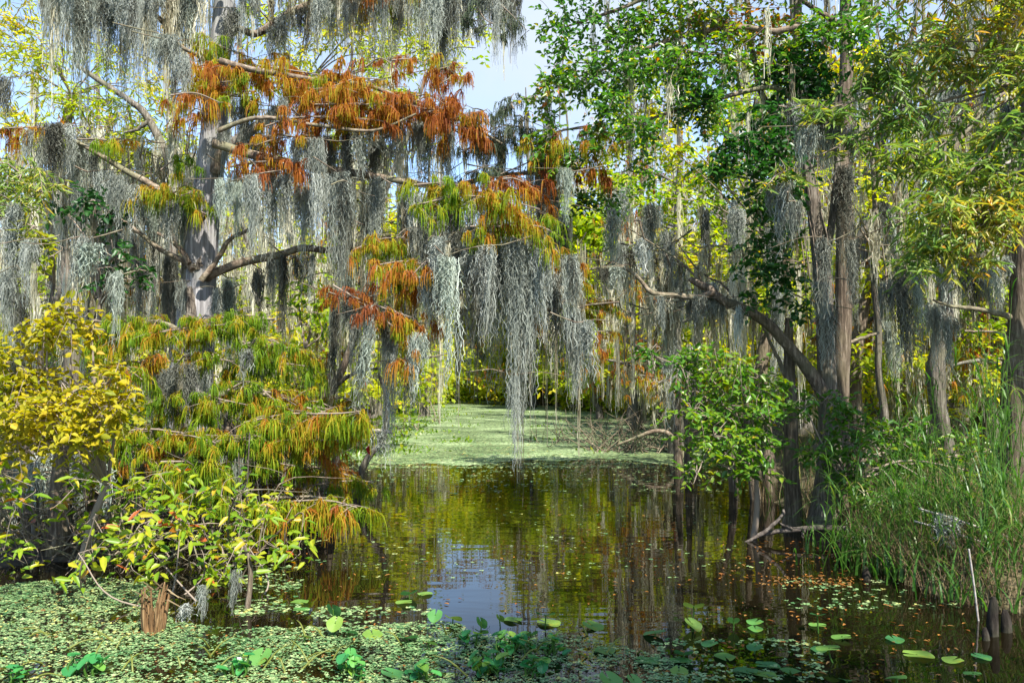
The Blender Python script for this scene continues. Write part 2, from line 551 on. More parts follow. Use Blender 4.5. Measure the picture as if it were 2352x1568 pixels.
# ------------------------------------------------------------------ spanish moss
def moss_strands(mb, L, Wd, n, seg=0.06, rib=0.0085, curls=1.5, o=(0, 0, 0), depth=0.45):
    k = max(4, int(L / seg) + 1)
    nc = max(2, int(Wd / 0.06))
    cx = rng.uniform(-.5, .5, nc) * Wd
    cy = rng.uniform(-.5, .5, nc) * Wd * depth
    cl = rng.uniform(.45, 1.0, nc) * (1 - .45 * (np.abs(cx) / (Wd * .5)) ** 1.5)
    cl[np.argmin(np.abs(cx))] = 1.0
    c = rng.integers(0, nc, n)
    ln = L * cl[c] * (0.22 + 0.78 * rng.uniform(0, 1, n) ** 0.8)
    t = np.linspace(0, 1, k)
    spread = 0.020 + 0.05 * Wd
    top = np.stack([cx[c] + rng.normal(size=n) * spread, cy[c] + rng.normal(size=n) * spread * .7, rng.uniform(-.13, .03, n)], -1)
    conv = np.stack([cx[c] - top[:, 0], cy[c] - top[:, 1]], -1)
    walk = np.cumsum(rng.normal(size=(n, k, 2)) * 0.011, axis=1)
    wig = rng.normal(size=(n, k, 2)) * 0.009
    xy = top[:, None, :2] + conv[:, None] * (0.75 * t ** 1.2)[None, :, None] + walk + wig
    z = top[:, None, 2] - ln[:, None] * t[None]
    pts = np.concatenate([xy, z[..., None]], -1) + np.asarray(o)
    a = rng.uniform(0, math.pi, n)
    side = np.stack([np.cos(a), np.sin(a), 0 * a], -1)
    R = np.clip(rng.normal(.50, .2, n) + rng.normal(0, .2, nc)[c], 0, 1)
    ribbons(mb, pts, rib * rng.uniform(.7, 1.3, n), side, R, .6)
    m = int(n * curls)
    if m:
        ii, jj = rng.integers(0, n, m), rng.integers(0, k, m)
        st = pts[ii, jj]
        out = np.stack([rng.normal(size=m), rng.normal(size=m), -rng.uniform(.3, 2.4, m)], -1)
        out = unit(out)
        l2 = rng.uniform(.03, .11, m)
        mid = st + out * l2[:, None] * .5 + rng.normal(size=(m, 3)) * .012
        end = mid + unit(out + np.array([0, 0, -.8])) * l2[:, None] * .5
        pp = np.stack([st, mid, end], 1)
        a = rng.uniform(0, math.pi, m)
        ribbons(mb, pp, np.full(m, rib * .8), np.stack([np.cos(a), np.sin(a), 0 * a], -1), np.clip(rng.normal(.7, .15, m), 0, 1), .6)


MOSS_L = [0.45, 0.9, 1.5, 2.3]
MOSS_W = [0.10, 0.22, 0.40]
moss_proto = {}
for li, l_ in enumerate(MOSS_L):
    for wi, w_ in enumerate(MOSS_W):
        for v in range(2):
            mb = MB()
            n = int((64 + 600 * w_) * (1.0 if l_ > .6 else .8))
            moss_strands(mb, l_, w_, n)
            me = mb.mesh("spanish_moss")
            me.materials.append(M["moss"])
            moss_proto[(li, wi, v)] = me
n_moss = 0
limb_twigs = {"cyp": MB(), "swamp": MB()}


def moss_twig(p):
    """the thin crooked twig a clump of moss hangs on"""
    if p[1] < 8.6 or p[1] > 13.7 or p[2] < 1.6:
        return
    a = rng.uniform(0, 2 * math.pi)
    l = rng.uniform(.25, .7)
    d_ = np.array([math.cos(a) * l, math.sin(a) * l * .7, rng.uniform(-.12, .05)])
    pts_ = [p - d_ * rng.uniform(.6, 1.1) + [0, 0, rng.uniform(-.02, .16)], p - d_ * .3 + rng.normal(size=3) * .03, p + [0, 0, .01], p + d_ * .5 + rng.normal(size=3) * .04, p + d_ + [0, 0, rng.uniform(-.15, .05)]]
    tube(limb_twigs["cyp" if p[0] < 1.1 else "swamp"], smooth_path(pts_, 9), np.linspace(rng.uniform(.006, .013), .003, 9), 4)




def hang_moss(top, L, Wd, label, group, rz=None):
    """one clump of moss: a thing of its own that hangs at 'top'"""
    global n_moss
    moss_twig(np.asarray(top, float))
    li = int(np.argmin(np.abs(np.log(np.array(MOSS_L) / L))))
    wi = int(np.argmin(np.abs(np.log(np.array(MOSS_W) / Wd))))
    o = bpy.data.objects.new("spanish_moss", moss_proto[(li, wi, int(rng.integers(0, 2)))])
    COL.objects.link(o)
    k = Wd / MOSS_W[wi]
    o.location = tuple(top)
    o.scale = (k, k, L / MOSS_L[li])
    o.rotation_euler = (rng.normal() * .03, rng.normal() * .03, (rng.normal() * .4 + (math.pi if rng.random() < .5 else 0)) if rz is None else rz)
    tag(o, label, "moss", group)
    n_moss += 1
    return o


def moss_px(lst, d, label, group, jd=0.5, thin=0.0):
    for x, y0, y1, w in lst:
        dd = d + rng.uniform(-jd, jd)
        if thin and rng.random() < thin:
            continue
        y0 = y0 + (rng.uniform(-14, 26) if y1 - y0 > 90 else 0)
        top, bot = P(x, y0, dd), P(x, y1 + (y1 - y0) * rng.uniform(-.22, .2), dd)
        hang_moss(top, top[2] - bot[2], max(.05, w * dd / F * rng.uniform(.70, 1.12)), label, group)


# ------------------------------------------------------------------ cypress boughs
def tassels(mb, p, out, n_each, Lh, base, jit=.10, rib=.008):
    """drooping feathery branchlets at points p (n,3), twig direction out (n,3)"""
    n = len(p)
    m = n * n_each
    st = np.repeat(p, n_each, 0) + rng.normal(size=(m, 3)) * .012
    d0 = unit(np.repeat(out, n_each, 0) * .30 + rng.normal(size=(m, 3)) * np.array([.38, .38, .22]) + np.array([0, 0, -.45]))
    L = Lh * rng.uniform(.45, 1.15, m)[:, None]
    p1 = st + d0 * L * .35
    p2 = p1 + unit(d0 * .45 + np.array([0, 0, -1.0])) * L * .35
    p3 = p2 + unit(d0 * .12 + np.array([0, 0, -1.0])) * L * .30
    a = rng.uniform(0, math.pi, m)
    side = np.stack([np.cos(a), np.sin(a), 0 * a], -1)
    R = np.clip(np.repeat(base, n_each) + rng.normal(size=m) * jit, 0, 1)
    ribbons(mb, np.stack([st, p1, p2, p3], 1), np.full(m, rib), side, R, .5, .22)
    # short needles standing off each branchlet
    for q, e in ((p1, p2), (p2, p3)):
        s2 = side + rng.normal(size=(m, 3)) * .3
        dn = unit(s2 + np.array([0, 0, -.8]))
        ribbons(mb, np.stack([q, q + dn * (.022 + .012 * rng.random((m, 1)))], 1), np.full(m, .006), unit(np.cross(dn, rng.normal(size=(m, 3)))), R, .4)


def bough(fol, tw, pts, n_tw, tw_len, base, var=.2, spread=(1, 1, .18), t0=.0, t1=1.0, Lh=.24, n_each=15, step=.10, rib=.0115):
    """side shoots with hanging needle tassels along a bough (3-d polyline)"""
    path = smooth_path(pts, 60)
    t = np.clip(rng.uniform(t0, t1, n_tw), 0, 1)
    idx = (t * 59).astype(int)
    o = path[idx] + rng.normal(size=(n_tw, 3)) * .02
    az = rng.uniform(0, 2 * math.pi, n_tw)
    d = np.stack([np.cos(az) * spread[0], np.sin(az) * spread[1], rng.normal(size=n_tw) * spread[2]], -1)
    d = unit(d)
    ln = tw_len * rng.uniform(.4, 1.15, n_tw)
    tt = np.linspace(0, 1, 5)
    sag = -.28 * ln[:, None] * tt[None] ** 2
    pp = o[:, None] + d[:, None] * (tt[None, :, None] * ln[:, None, None])
    pp[..., 2] += sag
    side = unit(np.cross(d, [0, 0, 1.0]))
    ribbons(tw, pp, np.full(n_tw, .010), side, rng.random(n_tw), .4)
    ribbons(tw, pp, np.full(n_tw, .010), np.broadcast_to([0, 0, 1.0], side.shape), rng.random(n_tw), .4)
    for i in range(n_tw):
        k = max(2, int(ln[i] / step))
        ts = np.sqrt(rng.uniform(.04, 1.0, k))
        q = o[i] + d[i] * (ts * ln[i])[:, None]
        q[:, 2] -= .28 * ln[i] * ts ** 2
        b = base + var * bump_noise(q, 1.6, 3.0) + rng.normal() * .08
        tassels(fol, q, np.broadcast_to(d[i], q.shape), n_each, Lh * rng.uniform(.55, 1.35), b + rng.normal() * .12, rib=rib)


def pxpath(lst, d, n=24):
    """[(px,py[,depth offset])] -> smooth 3-d path"""
    pts = [P(a[0], a[1], d + (a[2] if len(a) > 2 else 0)) for a in lst]
    return smooth_path(pts, n)


def limb(parent, lst, d, w0, w1, mat="limb", name="limb", rough=.12, sides=8, n=26):
    """tapering limb through pixel points; widths in pixels at depth d"""
    path = pxpath(lst, d, n)
    path = path + np.cumsum(rng.normal(size=path.shape) * .004, 0)
    mb = MB()
    tube(mb, path, np.linspace(w0, w1, n) * .5 * d / F, sides, rough)
    mb.build(name, M[mat], parent, smooth=True)
    return path


# ---- the big grey cypress
DC = 12.0
base = P(395, 1235, DC)
base[2] = -.3
cyp = thing("cypress_tree", "tall pale grey bald cypress with rust red drooping boughs rising behind the yellow bush", "tree", base)
tr = [(540, -420), (520, -150), (517, 0), (503, 140), (493, 270), (481, 400), (468, 520), (456, 640), (449, 740), (436, 900), (418, 1060), (402, 1180), (395, 1290)]
tw_ = [30, 40, 44, 48, 53, 58, 64, 70, 78, 90, 112, 150, 185]
path = pxpath(tr, DC, 70)
wid = np.interp(np.linspace(0, 1, 70), np.linspace(0, 1, len(tw_)), tw_)
mb = MB()
tube(mb, path, wid * .5 * DC / F, 28, .05, flute=np.linspace(.03, .13, 70), nflute=8)
mb.build("trunk", M["cyp_bark"], cyp, smooth=True)
# broken second stem fused to the trunk, with splintered top
mb = MB()
p2 = pxpath([(428, 596, -.1), (432, 650, -.15), (436, 740, -.2), (425, 900, -.2), (405, 1100, -.2), (380, 1270, -.2)], DC, 30)
tube(mb, p2, np.linspace(22, 62, 30) * .5 * DC / F, 14, .12, flute=.08)
for k in range(9):
    a = P(418 + k * 5.5, 610 + rng.uniform(0, 25), DC - .2)
    b = a + np.array([rng.normal() * .02, rng.normal() * .03, rng.uniform(.08, .24)])
    tube(mb, smooth_path([a, (a + b) / 2 + rng.normal(size=3) * .01, b], 5), np.linspace(.03, .006, 5), 6)
mb.build("broken_stem", M["grey_bark"], cyp, smooth=True)
mb = MB()  # snapped stub on the flank
tube(mb, pxpath([(497, 395, -.12), (505, 350, -.25), (512, 336, -.3)], DC, 8), np.linspace(.10, .05, 8), 10, .2)
mb.build("snag", M["limb"], cyp, smooth=True)

L_tr = limb(cyp, [(520, 90), (544, 66), (585, 78), (640, 45), (690, 20), (800, -10), (900, -45)], DC, 16, 22)
L_tl = limb(cyp, [(495, 150), (472, 122), (432, 92), (388, 57), (340, 20), (280, -40)], DC, 20, 10)
L_tl2 = limb(cyp, [(490, 160), (455, 129), (408, 105), (360, 83), (310, 70)], DC - .4, 12, 6)
L_ll = limb(cyp, [(470, 500), (445, 486), (415, 466), (384, 449), (323, 415), (289, 398), (238, 367), (204, 347), (163, 326), (90, 300)], DC - .5, 20, 8)
L_lm = limb(cyp, [(440, 620), (425, 600), (384, 582), (340, 554), (303, 520), (270, 500)], DC - .3, 16, 6)
limb(cyp, [(435, 605), (418, 580), (391, 554), (360, 536)], DC - .35, 14, 7)
limb(cyp, [(462, 645), (483, 616), (510, 571), (530, 548), (578, 520), (600, 500)], DC - .35, 16, 6)
L_rb = limb(cyp, [(470, 640), (517, 617), (578, 599), (646, 585), (697, 571), (758, 575), (830, 560), (900, 545)], DC - .2, 22, 12)
L_rm = limb(cyp, [(490, 330), (600, 362), (720, 385), (818, 400), (865, 408), (906, 416), (988, 432), (1049, 436), (1124, 416), (1220, 405), (1300, 390)], DC - 1.0, 22, 8)
L_ru = limb(cyp, [(505, 140), (600, 165), (720, 185), (840, 200), (950, 240), (1060, 280), (1150, 330)], DC - 1.2, 16, 5)
L_rl = limb(cyp, [(500, 300), (600, 270), (740, 290), (860, 300), (960, 260)], DC - 1.5, 12, 5)
L_low = [limb(cyp, [(440, 790), (520, 760), (600, 740), (640, 735)], DC - 1.0, 14, 5),
         limb(cyp, [(440, 780), (380, 745), (300, 745), (210, 740)], DC - 1.3, 14, 5),
         limb(cyp, [(430, 930), (540, 900), (660, 915), (760, 940), (820, 930)], DC - 1.5, 18, 5),
         limb(cyp, [(425, 960), (360, 920), (300, 960)], DC - 1.8, 12, 5),
         limb(cyp, [(420, 1060), (500, 1020), (600, 1010), (700, 990), (790, 1010)], DC - 1.6, 14, 5),
         limb(cyp, [(415, 1120), (520, 1130), (620, 1140), (720, 1140), (820, 1165)], DC - 2.0, 12, 4)]
L_ov = limb(cyp, [(525, -140), (640, -120), (800, -90), (960, -70), (1100, -60), (1210, -50)], DC - .8, 26, 8)
L_ov2 = limb(cyp, [(525, -120), (420, -90), (300, -70), (180, -60), (60, -60)], DC - .6, 24, 8)

fol, tw = MB(), MB()
B3 = lambda lst, d: [P(a[0], a[1], d) for a in lst]
# top rust boughs: (px polyline, depth, twigs, twig length, colour, variation)
BO = [
    ([(480, 95), (540, 120), (600, 140)], 11.4, 26, .45, .50, .25),
    ([(400, 170), (470, 150), (540, 165), (600, 165)], 11.2, 34, .45, .38, .25),
    ([(420, 210), (500, 190), (580, 185)], 11.0, 22, .40, .42, .25),
    ([(590, 150), (690, 165), (780, 180), (860, 190)], 11.0, 60, .55, .40, .25),
    ([(640, 200), (740, 205), (850, 215), (950, 225)], 10.8, 70, .55, .16, .20),
    ([(720, 240), (820, 240), (920, 240), (980, 250)], 10.6, 48, .45, .10, .15),
    ([(610, 290), (680, 270), (780, 270), (860, 275)], 10.6, 40, .42, .20, .22),
    ([(585, 335), (640, 318), (720, 310)], 10.6, 22, .36, .34, .25),
    ([(520, 385), (590, 372), (670, 372), (690, 385)], 10.6, 34, .34, .24, .22),
    ([(430, 265), (450, 250), (470, 260)], 11.0, 10, .25, .15, .2),
    ([(960, 230), (1010, 260), (1050, 290), (1100, 310)], 10.6, 26, .5, .12, .2),
    ([(1000, 200), (1050, 175), (1090, 200)], 10.8, 14, .4, .10, .2),
    # centre
    ([(950, 425), (1020, 420), (1080, 430)], 10.2, 24, .38, .58, .25),
    ([(960, 470), (1060, 450), (1160, 460), (1240, 480)], 10.0, 44, .42, .60, .22),
    ([(1080, 520), (1150, 520), (1240, 520), (1290, 550)], 10.0, 30, .42, .60, .22),
    ([(1120, 420), (1180, 410), (1240, 440)], 10.3, 22, .36, .50, .25),
    ([(1210, 340), (1290, 335), (1360, 350)], 10.6, 34, .40, .58, .25),
    ([(1230, 390), (1320, 385), (1400, 395)], 10.8, 22, .40, .26, .2),
    ([(1290, 300), (1350, 290), (1400, 300)], 10.8, 14, .4, .22, .2),
    ([(810, 575), (870, 550), (930, 545)], 10.4, 30, .40, .48, .25),
    ([(860, 610), (930, 600), (990, 610)], 10.0, 26, .34, .46, .25),
    ([(940, 640), (980, 600), (1010, 610)], 9.8, 18, .30, .22, .22),
    ([(765, 655), (810, 680), (860, 700), (920, 720), (960, 735)], 9.8, 40, .30, .26, .25),
    ([(900, 650), (960, 660), (1020, 670)], 10.2, 18, .3, .25, .2),
    ([(890, 740), (930, 770), (945, 800)], 9.7, 14, .24, .5, .3),
    ([(930, 820), (945, 830)], 9.7, 8, .18, .25, .2),
    ([(1290, 690), (1350, 695), (1400, 710)], 11.5, 26, .45, .62, .25),
    ([(1240, 740), (1330, 760), (1400, 760)], 11.5, 16, .45, .4, .25),
    ([(1260, 560), (1290, 590), (1300, 640)], 10.6, 16, .35, .35, .25),
    # left
    ([(10, 295), (70, 292), (150, 290)], 11.4, 22, .35, .18, .2),
    ([(180, 320), (230, 320), (280, 330)], 11.4, 18, .4, .5, .2),
    ([(330, 445), (390, 440), (440, 440)], 11.2, 34, .42, .62, .18),
    ([(370, 390), (400, 370), (440, 380)], 11.4, 12, .35, .6, .2),
    # lower left
    ([(215, 745), (290, 740), (370, 735)], 10.6, 44, .45, .66, .2),
    ([(300, 770), (380, 760), (450, 750), (520, 745)], 10.4, 44, .45, .66, .22),
    ([(450, 740), (540, 725), (620, 725)], 10.6, 44, .42, .68, .22),
    ([(560, 790), (620, 780), (660, 800)], 10.4, 24, .42, .52, .25),
    ([(280, 830), (380, 830), (470, 820), (540, 830)], 10.4, 34, .45, .60, .25),
    ([(330, 930), (420, 900), (500, 915), (570, 930)], 10.0, 50, .42, .66, .22),
    ([(540, 900), (620, 900), (680, 930)], 10.2, 36, .42, .60, .25),
    ([(560, 970), (660, 950), (740, 950), (820, 945)], 9.9, 50, .40, .62, .25),
    ([(280, 990), (350, 985), (430, 995), (500, 1000)], 9.8, 50, .42, .68, .22),
    ([(440, 1020), (520, 1010), (600, 1000)], 9.7, 40, .4, .70, .2),
    ([(600, 1010), (680, 1010), (790, 1010)], 9.9, 36, .40, .48, .28),
    ([(370, 1060), (450, 1060), (500, 1070)], 9.5, 26, .34, .72, .18),
    ([(430, 1130), (520, 1140), (560, 1160)], 9.4, 18, .32, .66, .22),
    ([(590, 1160), (680, 1150), (760, 1150), (820, 1165)], 9.6, 44, .32, .56, .18),
    ([(540, 1080), (600, 1060), (680, 1070)], 9.8, 22, .35, .45, .25),
    ([(640, 1085), (720, 1072), (800, 1090)], 10.6, 22, .34, .55, .25),
    ([(520, 1195), (600, 1185), (680, 1205)], 9.6, 20, .30, .55, .25),
    ([(560, 1110), (620, 1120), (660, 1140)], 10.2, 16, .30, .35, .25),
    # out of the frame, above
    ([(600, -80), (760, -70), (900, -60)], 11.0, 60, .6, .35, .25),
    ([(100, -80), (250, -80), (420, -90)], 11.2, 50, .6, .5, .25),
]
LOWREG = [(x_, y_) for x_, y_ in zip(rng.uniform(250, 800, 60), rng.uniform(725, 1100, 60)) if not (x_ > 680 and y_ < 900) and y_ > 715 + abs(x_ - 470) * .12][:30]
for x_, y_ in LOWREG[:22]:
    w_ = rng.uniform(40, 85)
    h_ = rng.uniform(-22, 14)
    BO.append(([(x_ - w_, y_ + rng.uniform(0, 22)), (x_, y_ + h_), (x_ + w_, y_ + rng.uniform(0, 26))], rng.uniform(9.5, 11.0), 13, .36, rng.choice([.84, .78, .70, .5]), .2))
for x_, y_ in zip(rng.uniform(430, 1050, 16), rng.uniform(130, 300, 16)):
    w_ = rng.uniform(30, 60)
    BO.append(([(x_ - w_, y_ + rng.uniform(0, 20)), (x_, y_), (x_ + w_, y_ + rng.uniform(0, 24))], rng.uniform(10.4, 11.2), 9, .34, .40 - (x_ - 430) / 620 * .28, .2))
for pl, d, n, tl, b, v in BO:
    pts = B3(pl, d) if len(pl) > 2 else [P(pl[0][0], pl[0][1], d), P((pl[0][0] + pl[1][0]) / 2, (pl[0][1] + pl[1][1]) / 2, d), P(pl[1][0], pl[1][1], d)]
    sp = smooth_path(pts, 14)
    tube(tw, sp, np.linspace(.014, .006, 14), 5)
    dim = min(1.0, .55 + d * .03)
    bough(fol, tw, pts, int(n * (.85 if pts[0][2] < 3.6 else .72)), tl, b + (.05 if pts[0][2] > 3.6 else .10), v * (1.6 if pts[0][2] > 3.6 else 1.0), spread=(1, 1, .32), Lh=rng.uniform(.17, .27))
_ = fol.build("foliage", M["cyp"], cyp)
tw.build("twig_sprays", M["twig"], cyp)

# dark feathery silhouettes against the sky gap
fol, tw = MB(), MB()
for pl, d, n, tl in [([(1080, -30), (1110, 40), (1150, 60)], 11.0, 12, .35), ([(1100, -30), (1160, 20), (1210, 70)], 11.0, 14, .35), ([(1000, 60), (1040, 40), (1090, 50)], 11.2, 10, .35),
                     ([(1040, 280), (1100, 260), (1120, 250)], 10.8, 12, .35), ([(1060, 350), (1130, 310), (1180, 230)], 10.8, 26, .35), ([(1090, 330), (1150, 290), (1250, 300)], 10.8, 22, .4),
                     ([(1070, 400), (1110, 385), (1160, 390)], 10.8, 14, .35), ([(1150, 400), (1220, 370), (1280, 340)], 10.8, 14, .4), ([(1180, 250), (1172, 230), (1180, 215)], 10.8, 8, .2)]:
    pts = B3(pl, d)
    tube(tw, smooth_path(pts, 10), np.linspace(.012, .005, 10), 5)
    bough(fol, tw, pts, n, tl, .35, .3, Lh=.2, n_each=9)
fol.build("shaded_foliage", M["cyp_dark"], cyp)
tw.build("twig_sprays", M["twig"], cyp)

# ---- leafy plants from blobs
def blob_sprays(lf, tw, blobs, per, nleaf, L, Wd, base, var, length, down=-.15, fine=True, droop=.25, depth_k=.8, flat=.7, root=None, jit=.12, twig=.006, shell=.5):
    """blobs: (px,py,rx,ry,d[,density]) -> shoots spread through each blob; limbs from root to blob if given"""
    for bl in blobs:
        x, y, rx, ry, d = bl[:5]
        dens = bl[5] if len(bl) > 5 else 1.0
        c = P(x, y, d)
        s = d / F
        rad = np.array([rx * s, max(rx, ry) * s * depth_k, ry * s])
        n = max(3, int(per * dens * rx * ry / 10000.0))
        u = rand_dir(n) * (rng.uniform(0, 1, n) ** shell)[:, None]
        o = c + u * rad
        d_ = unit(u * np.array([1, 1, .6]) + rng.normal(size=(n, 3)) * .5 + np.array([0, 0, down]))
        b = base + var * bump_noise(o, 1.1, 1.7) + rng.normal(size=n) * .06
        sprays(lf, tw, o - d_ * length * .5, d_, length * rng.uniform(.6, 1.3, n), nleaf, L, Wd, b, jit, fine, droop, flat, twig)
        if root is not None and tw is not None:
            r0 = np.asarray(root)
            mid = (r0 + c) / 2 + rng.normal(size=3) * .12 + np.array([0, 0, .15])
            pth = smooth_path([r0, mid, c], 12)
            tube(tw, pth, np.linspace(.022, .007, 12), 5)
            for q in range(min(n, 7)):
                e = o[q] - d_[q] * length * .5
                tube(tw, smooth_path([c, (c + e) / 2 + rng.normal(size=3) * .05, e], 6), np.linspace(.008, .003, 6), 4)


# yellow bush
yb = W(120, 1330)
yb[1] = 8.6
yb[0] = -4.6
yb[2] = 0.0
t = thing("yellow_bush", "bush of golden yellow oval leaves in front of the cypress", "shrub", yb)
lf, tw = MB(), MB()
blob_sprays(lf, tw, [(110, 850, 130, 110, 8.6, .3), (110, 960, 150, 90, 8.4, .3), (165, 720, 55, 35, 8.3), (110, 765, 80, 45, 8.4), (210, 755, 50, 35, 8.3, .7), (30, 830, 60, 50, 8.6), (60, 880, 80, 50, 8.4), (160, 905, 100, 50, 8.1), (245, 880, 55, 45, 8.1, .9), (50, 950, 80, 55, 8.2), (140, 970, 100, 50, 8.0, 1.2),
                     (240, 950, 70, 50, 7.9, 1.1), (50, 1035, 40, 25, 8.0), (190, 1020, 60, 35, 7.9), (285, 920, 45, 45, 8.2, .6), (20, 1000, 40, 40, 8.3, .6), (-60, 900, 70, 90, 8.4)],
            66, 8, .096, .054, .38, .40, .36, shell=.42, depth_k=1.1, fine=True, root=(-4.4, 8.8, .9), jit=.13)
tube(tw, smooth_path([yb + [0, 0, -.2], yb + [.1, .1, .5], np.array([-4.4, 8.8, .9])], 8), np.linspace(.06, .03, 8), 7)
lf.build("foliage", M["yellow"], t)
tw.build("branches", M["twig"], t)

# large-leaved shrub low in front of the cypress
sb = W(430, 1390)
t = thing("broadleaf_shrub", "low shrub with large speckled lime leaves on thin bare stems above the floating mat", "shrub", sb)
lf, tw = MB(), MB()
BL = [(170, 1300), (150, 1320), (215, 1285), (255, 1275), (240, 1240), (300, 1230), (330, 1215), (345, 1195), (270, 1300), (310, 1270), (360, 1290), (380, 1270), (410, 1200), (430, 1180), (440, 1220), (350, 1130), (320, 1100), (290, 1120), (250, 1110),
      (200, 1100), (170, 1120), (30, 1110), (20, 1150), (45, 1260), (10, 1260), (480, 1240), (520, 1260), (470, 1290), (500, 1320), (490, 1350), (520, 1300), (540, 1240), (560, 1280), (580, 1230), (620, 1180), (640, 1260), (660, 1250), (700, 1230),
      (690, 1270), (460, 1320), (430, 1250), (400, 1150), (380, 1110), (560, 1190), (600, 1300), (150, 1180), (200, 1200), (430, 1100), (480, 1160), (340, 1330)]
BL += [(a_, b_) for a_, b_ in zip(rng.uniform(-20, 700, 120), rng.uniform(1070, 1320, 120)) if b_ > 1075 + max(0, a_ - 560) * .5]
stem0 = [sb + np.array([-.3, .25, 0]), sb + np.array([.15, .1, 0]), sb + np.array([.5, .2, 0]), sb + np.array([-1.2, .6, 0])]
mids = []
for q, (x, y) in enumerate([(470, 1290), (330, 1240), (560, 1240), (220, 1180), (420, 1150), (180, 1270)]):
    e = P(x, y, 7.6 + rng.uniform(-.3, .5))
    s0 = stem0[min(q % 4, 3)]
    tube(tw, smooth_path([s0 + [0, 0, -.1], (s0 + e) / 2 + rng.normal(size=3) * .12, e], 14), np.linspace(.010, .005, 14), 6)
    mids.append(e)
mids = np.array(mids)
CL = []
for k_, (x, y) in enumerate(BL):
    CL.append((P(x, y, 7.5 + rng.uniform(-.35, .9) + (0 if k_ < 53 else rng.uniform(.4, 1.8))), k_ < 53))
while CL:
    dd = [np.min(np.linalg.norm(mids - c_, axis=1)) for c_, _k in CL]
    c, front = CL.pop(int(np.argmin(dd)))
    a = mids[np.argmin(np.linalg.norm(mids - c, axis=1))]
    mids = np.vstack([mids, c])
    tube(tw, smooth_path([a, (a + c) / 2 + rng.normal(size=3) * .06, c], 8), np.linspace(.004, .002, 8), 4)
    n = int(rng.integers(5, 10))
    ld = unit(rand_dir(n, -.7, .35) + np.array([0, -.25, 0]))
    leaves(lf, c + rng.normal(size=(n, 3)) * .06, ld, np.array([0, -.35, .8]) + rng.normal(size=(n, 3)) * .35, rng.uniform(.07, .16, n) * (1.15 if front else .9), rng.uniform(.035, .065, n), np.clip(rng.normal(.5, .22, n), 0, 1))
lf.build("foliage", M["bigleaf"], t)
tw.build("branches", M["twig"], t)

# green sprigs behind the yellow bush
t = thing("green_shrub", "dark green sprigs among grey moss behind the cypress limb", "shrub", P(230, 1230, 11.6) * [1, 1, 0])
lf, tw = MB(), MB()
blob_sprays(lf, tw, [(215, 460, 90, 40, 11.0), (290, 480, 50, 35, 11.2), (150, 480, 50, 30, 11.4), (260, 590, 60, 55, 11.0, .8), (320, 620, 40, 40, 11.0, .7), (250, 650, 60, 40, 11.2, .8), (340, 660, 40, 30, 11.2, .6)], 40, 8, .11, .06, .25, .25, .35, root=P(230, 700, 11.5))
tube(tw, smooth_path([P(230, 1230, 11.6), P(215, 900, 11.7), P(230, 700, 11.5)], 10), np.linspace(.05, .025, 10), 6)
lf.build("foliage", M["vine"], t)
tw.build("branches", M["twig"], t)

# pale willow at the picture's edge
t = thing("willow_tree", "willow with pale narrow leaves reaching in above the yellow bush", "tree", (-7.2, 9.4, 0))
lf, tw = MB(), MB()
blob_sprays(lf, tw, [(50, 400, 80, 45, 9.4), (90, 440, 55, 50, 9.2), (30, 470, 60, 50, 9.3), (10, 380, 50, 50, 9.5), (80, 520, 40, 40, 9.0, .6), (-80, 430, 90, 90, 9.5)], 55, 11, .13, .024, .58, .2, .34, droop=.5, root=(-6.6, 9.5, 3.6))
trk = MB()
tube(trk, smooth_path([(-7.2, 9.4, -.2), (-7.0, 9.5, 1.8), (-6.6, 9.5, 3.6), (-6.4, 9.6, 5)], 14), np.linspace(.12, .05, 14), 8)
lf.build("foliage", M["willow"], t)
tw.build("branches", M["twig"], t)
trk.build("trunk", M["grey_bark"], t, smooth=True)
t = thing("sapling", "small sapling with bright green round leaves under grey moss", "tree", (-5.6, 9.6, 0))
lf, tw = MB(), MB()
blob_sprays(lf, tw, [(90, 555, 50, 35, 9.4), (70, 590, 45, 25, 9.4), (115, 590, 25, 20, 9.3)], 42, 7, .10, .075, .6, .15, .28, root=(-5.5, 9.6, 3.2))
trk = MB()
tube(trk, smooth_path([(-5.6, 9.6, -.2), (-5.75, 9.7, 1.6), (-5.5, 9.6, 3.2)], 10), np.linspace(.05, .02, 10), 6)
lf.build("foliage", M["bigleaf"], t)
tw.build("branches", M["twig"], t)
trk.build("trunk", M["grey_bark"], t, smooth=True)

# ---- right-hand trees
DR = 11.5


def trunk_px(parent, lst, wds, d, mat, name="trunk", sides=16, rough=.06, flute=.05, n=60):
    path = pxpath(lst, d, n)
    wid = np.interp(np.linspace(0, 1, n), np.linspace(0, 1, len(wds)), wds)
    mb = MB()
    tube(mb, path, wid * .5 * d / F, sides, rough, flute=flute, nflute=6)
    mb.build(name, M[mat], parent, smooth=True)
    return path


b0 = P(1890, 1215, DR) * [1, 1, 0]
rt = thing("swamp_tree", "forked dark trunk wrapped in vine at the water's edge with broad green leaves overhead", "tree", b0)
trunk_px(rt, [(1850, -200), (1832, 0), (1838, 200), (1850, 350), (1861, 430), (1875, 520), (1885, 600), (1893, 700), (1896, 800), (1902, 930), (1905, 1050), (1898, 1150), (1888, 1240)], [14, 18, 22, 25, 28, 33, 38, 38, 38, 42, 50, 62, 84], DR, "grey_bark")
limb(rt, [(1896, 590), (1908, 540), (1915, 500), (1925, 400), (1930, 300)], DR - .1, 22, 12, "grey_bark")
limb(rt, [(1845, 330), (1800, 290), (1760, 240), (1740, 180), (1725, 60), (1710, -80)], DR, 18, 12, "grey_bark")
limb(rt, [(1838, 60), (1780, 70), (1700, 60), (1600, 70), (1480, 110), (1380, 160), (1300, 180)], DR - .6, 18, 4)
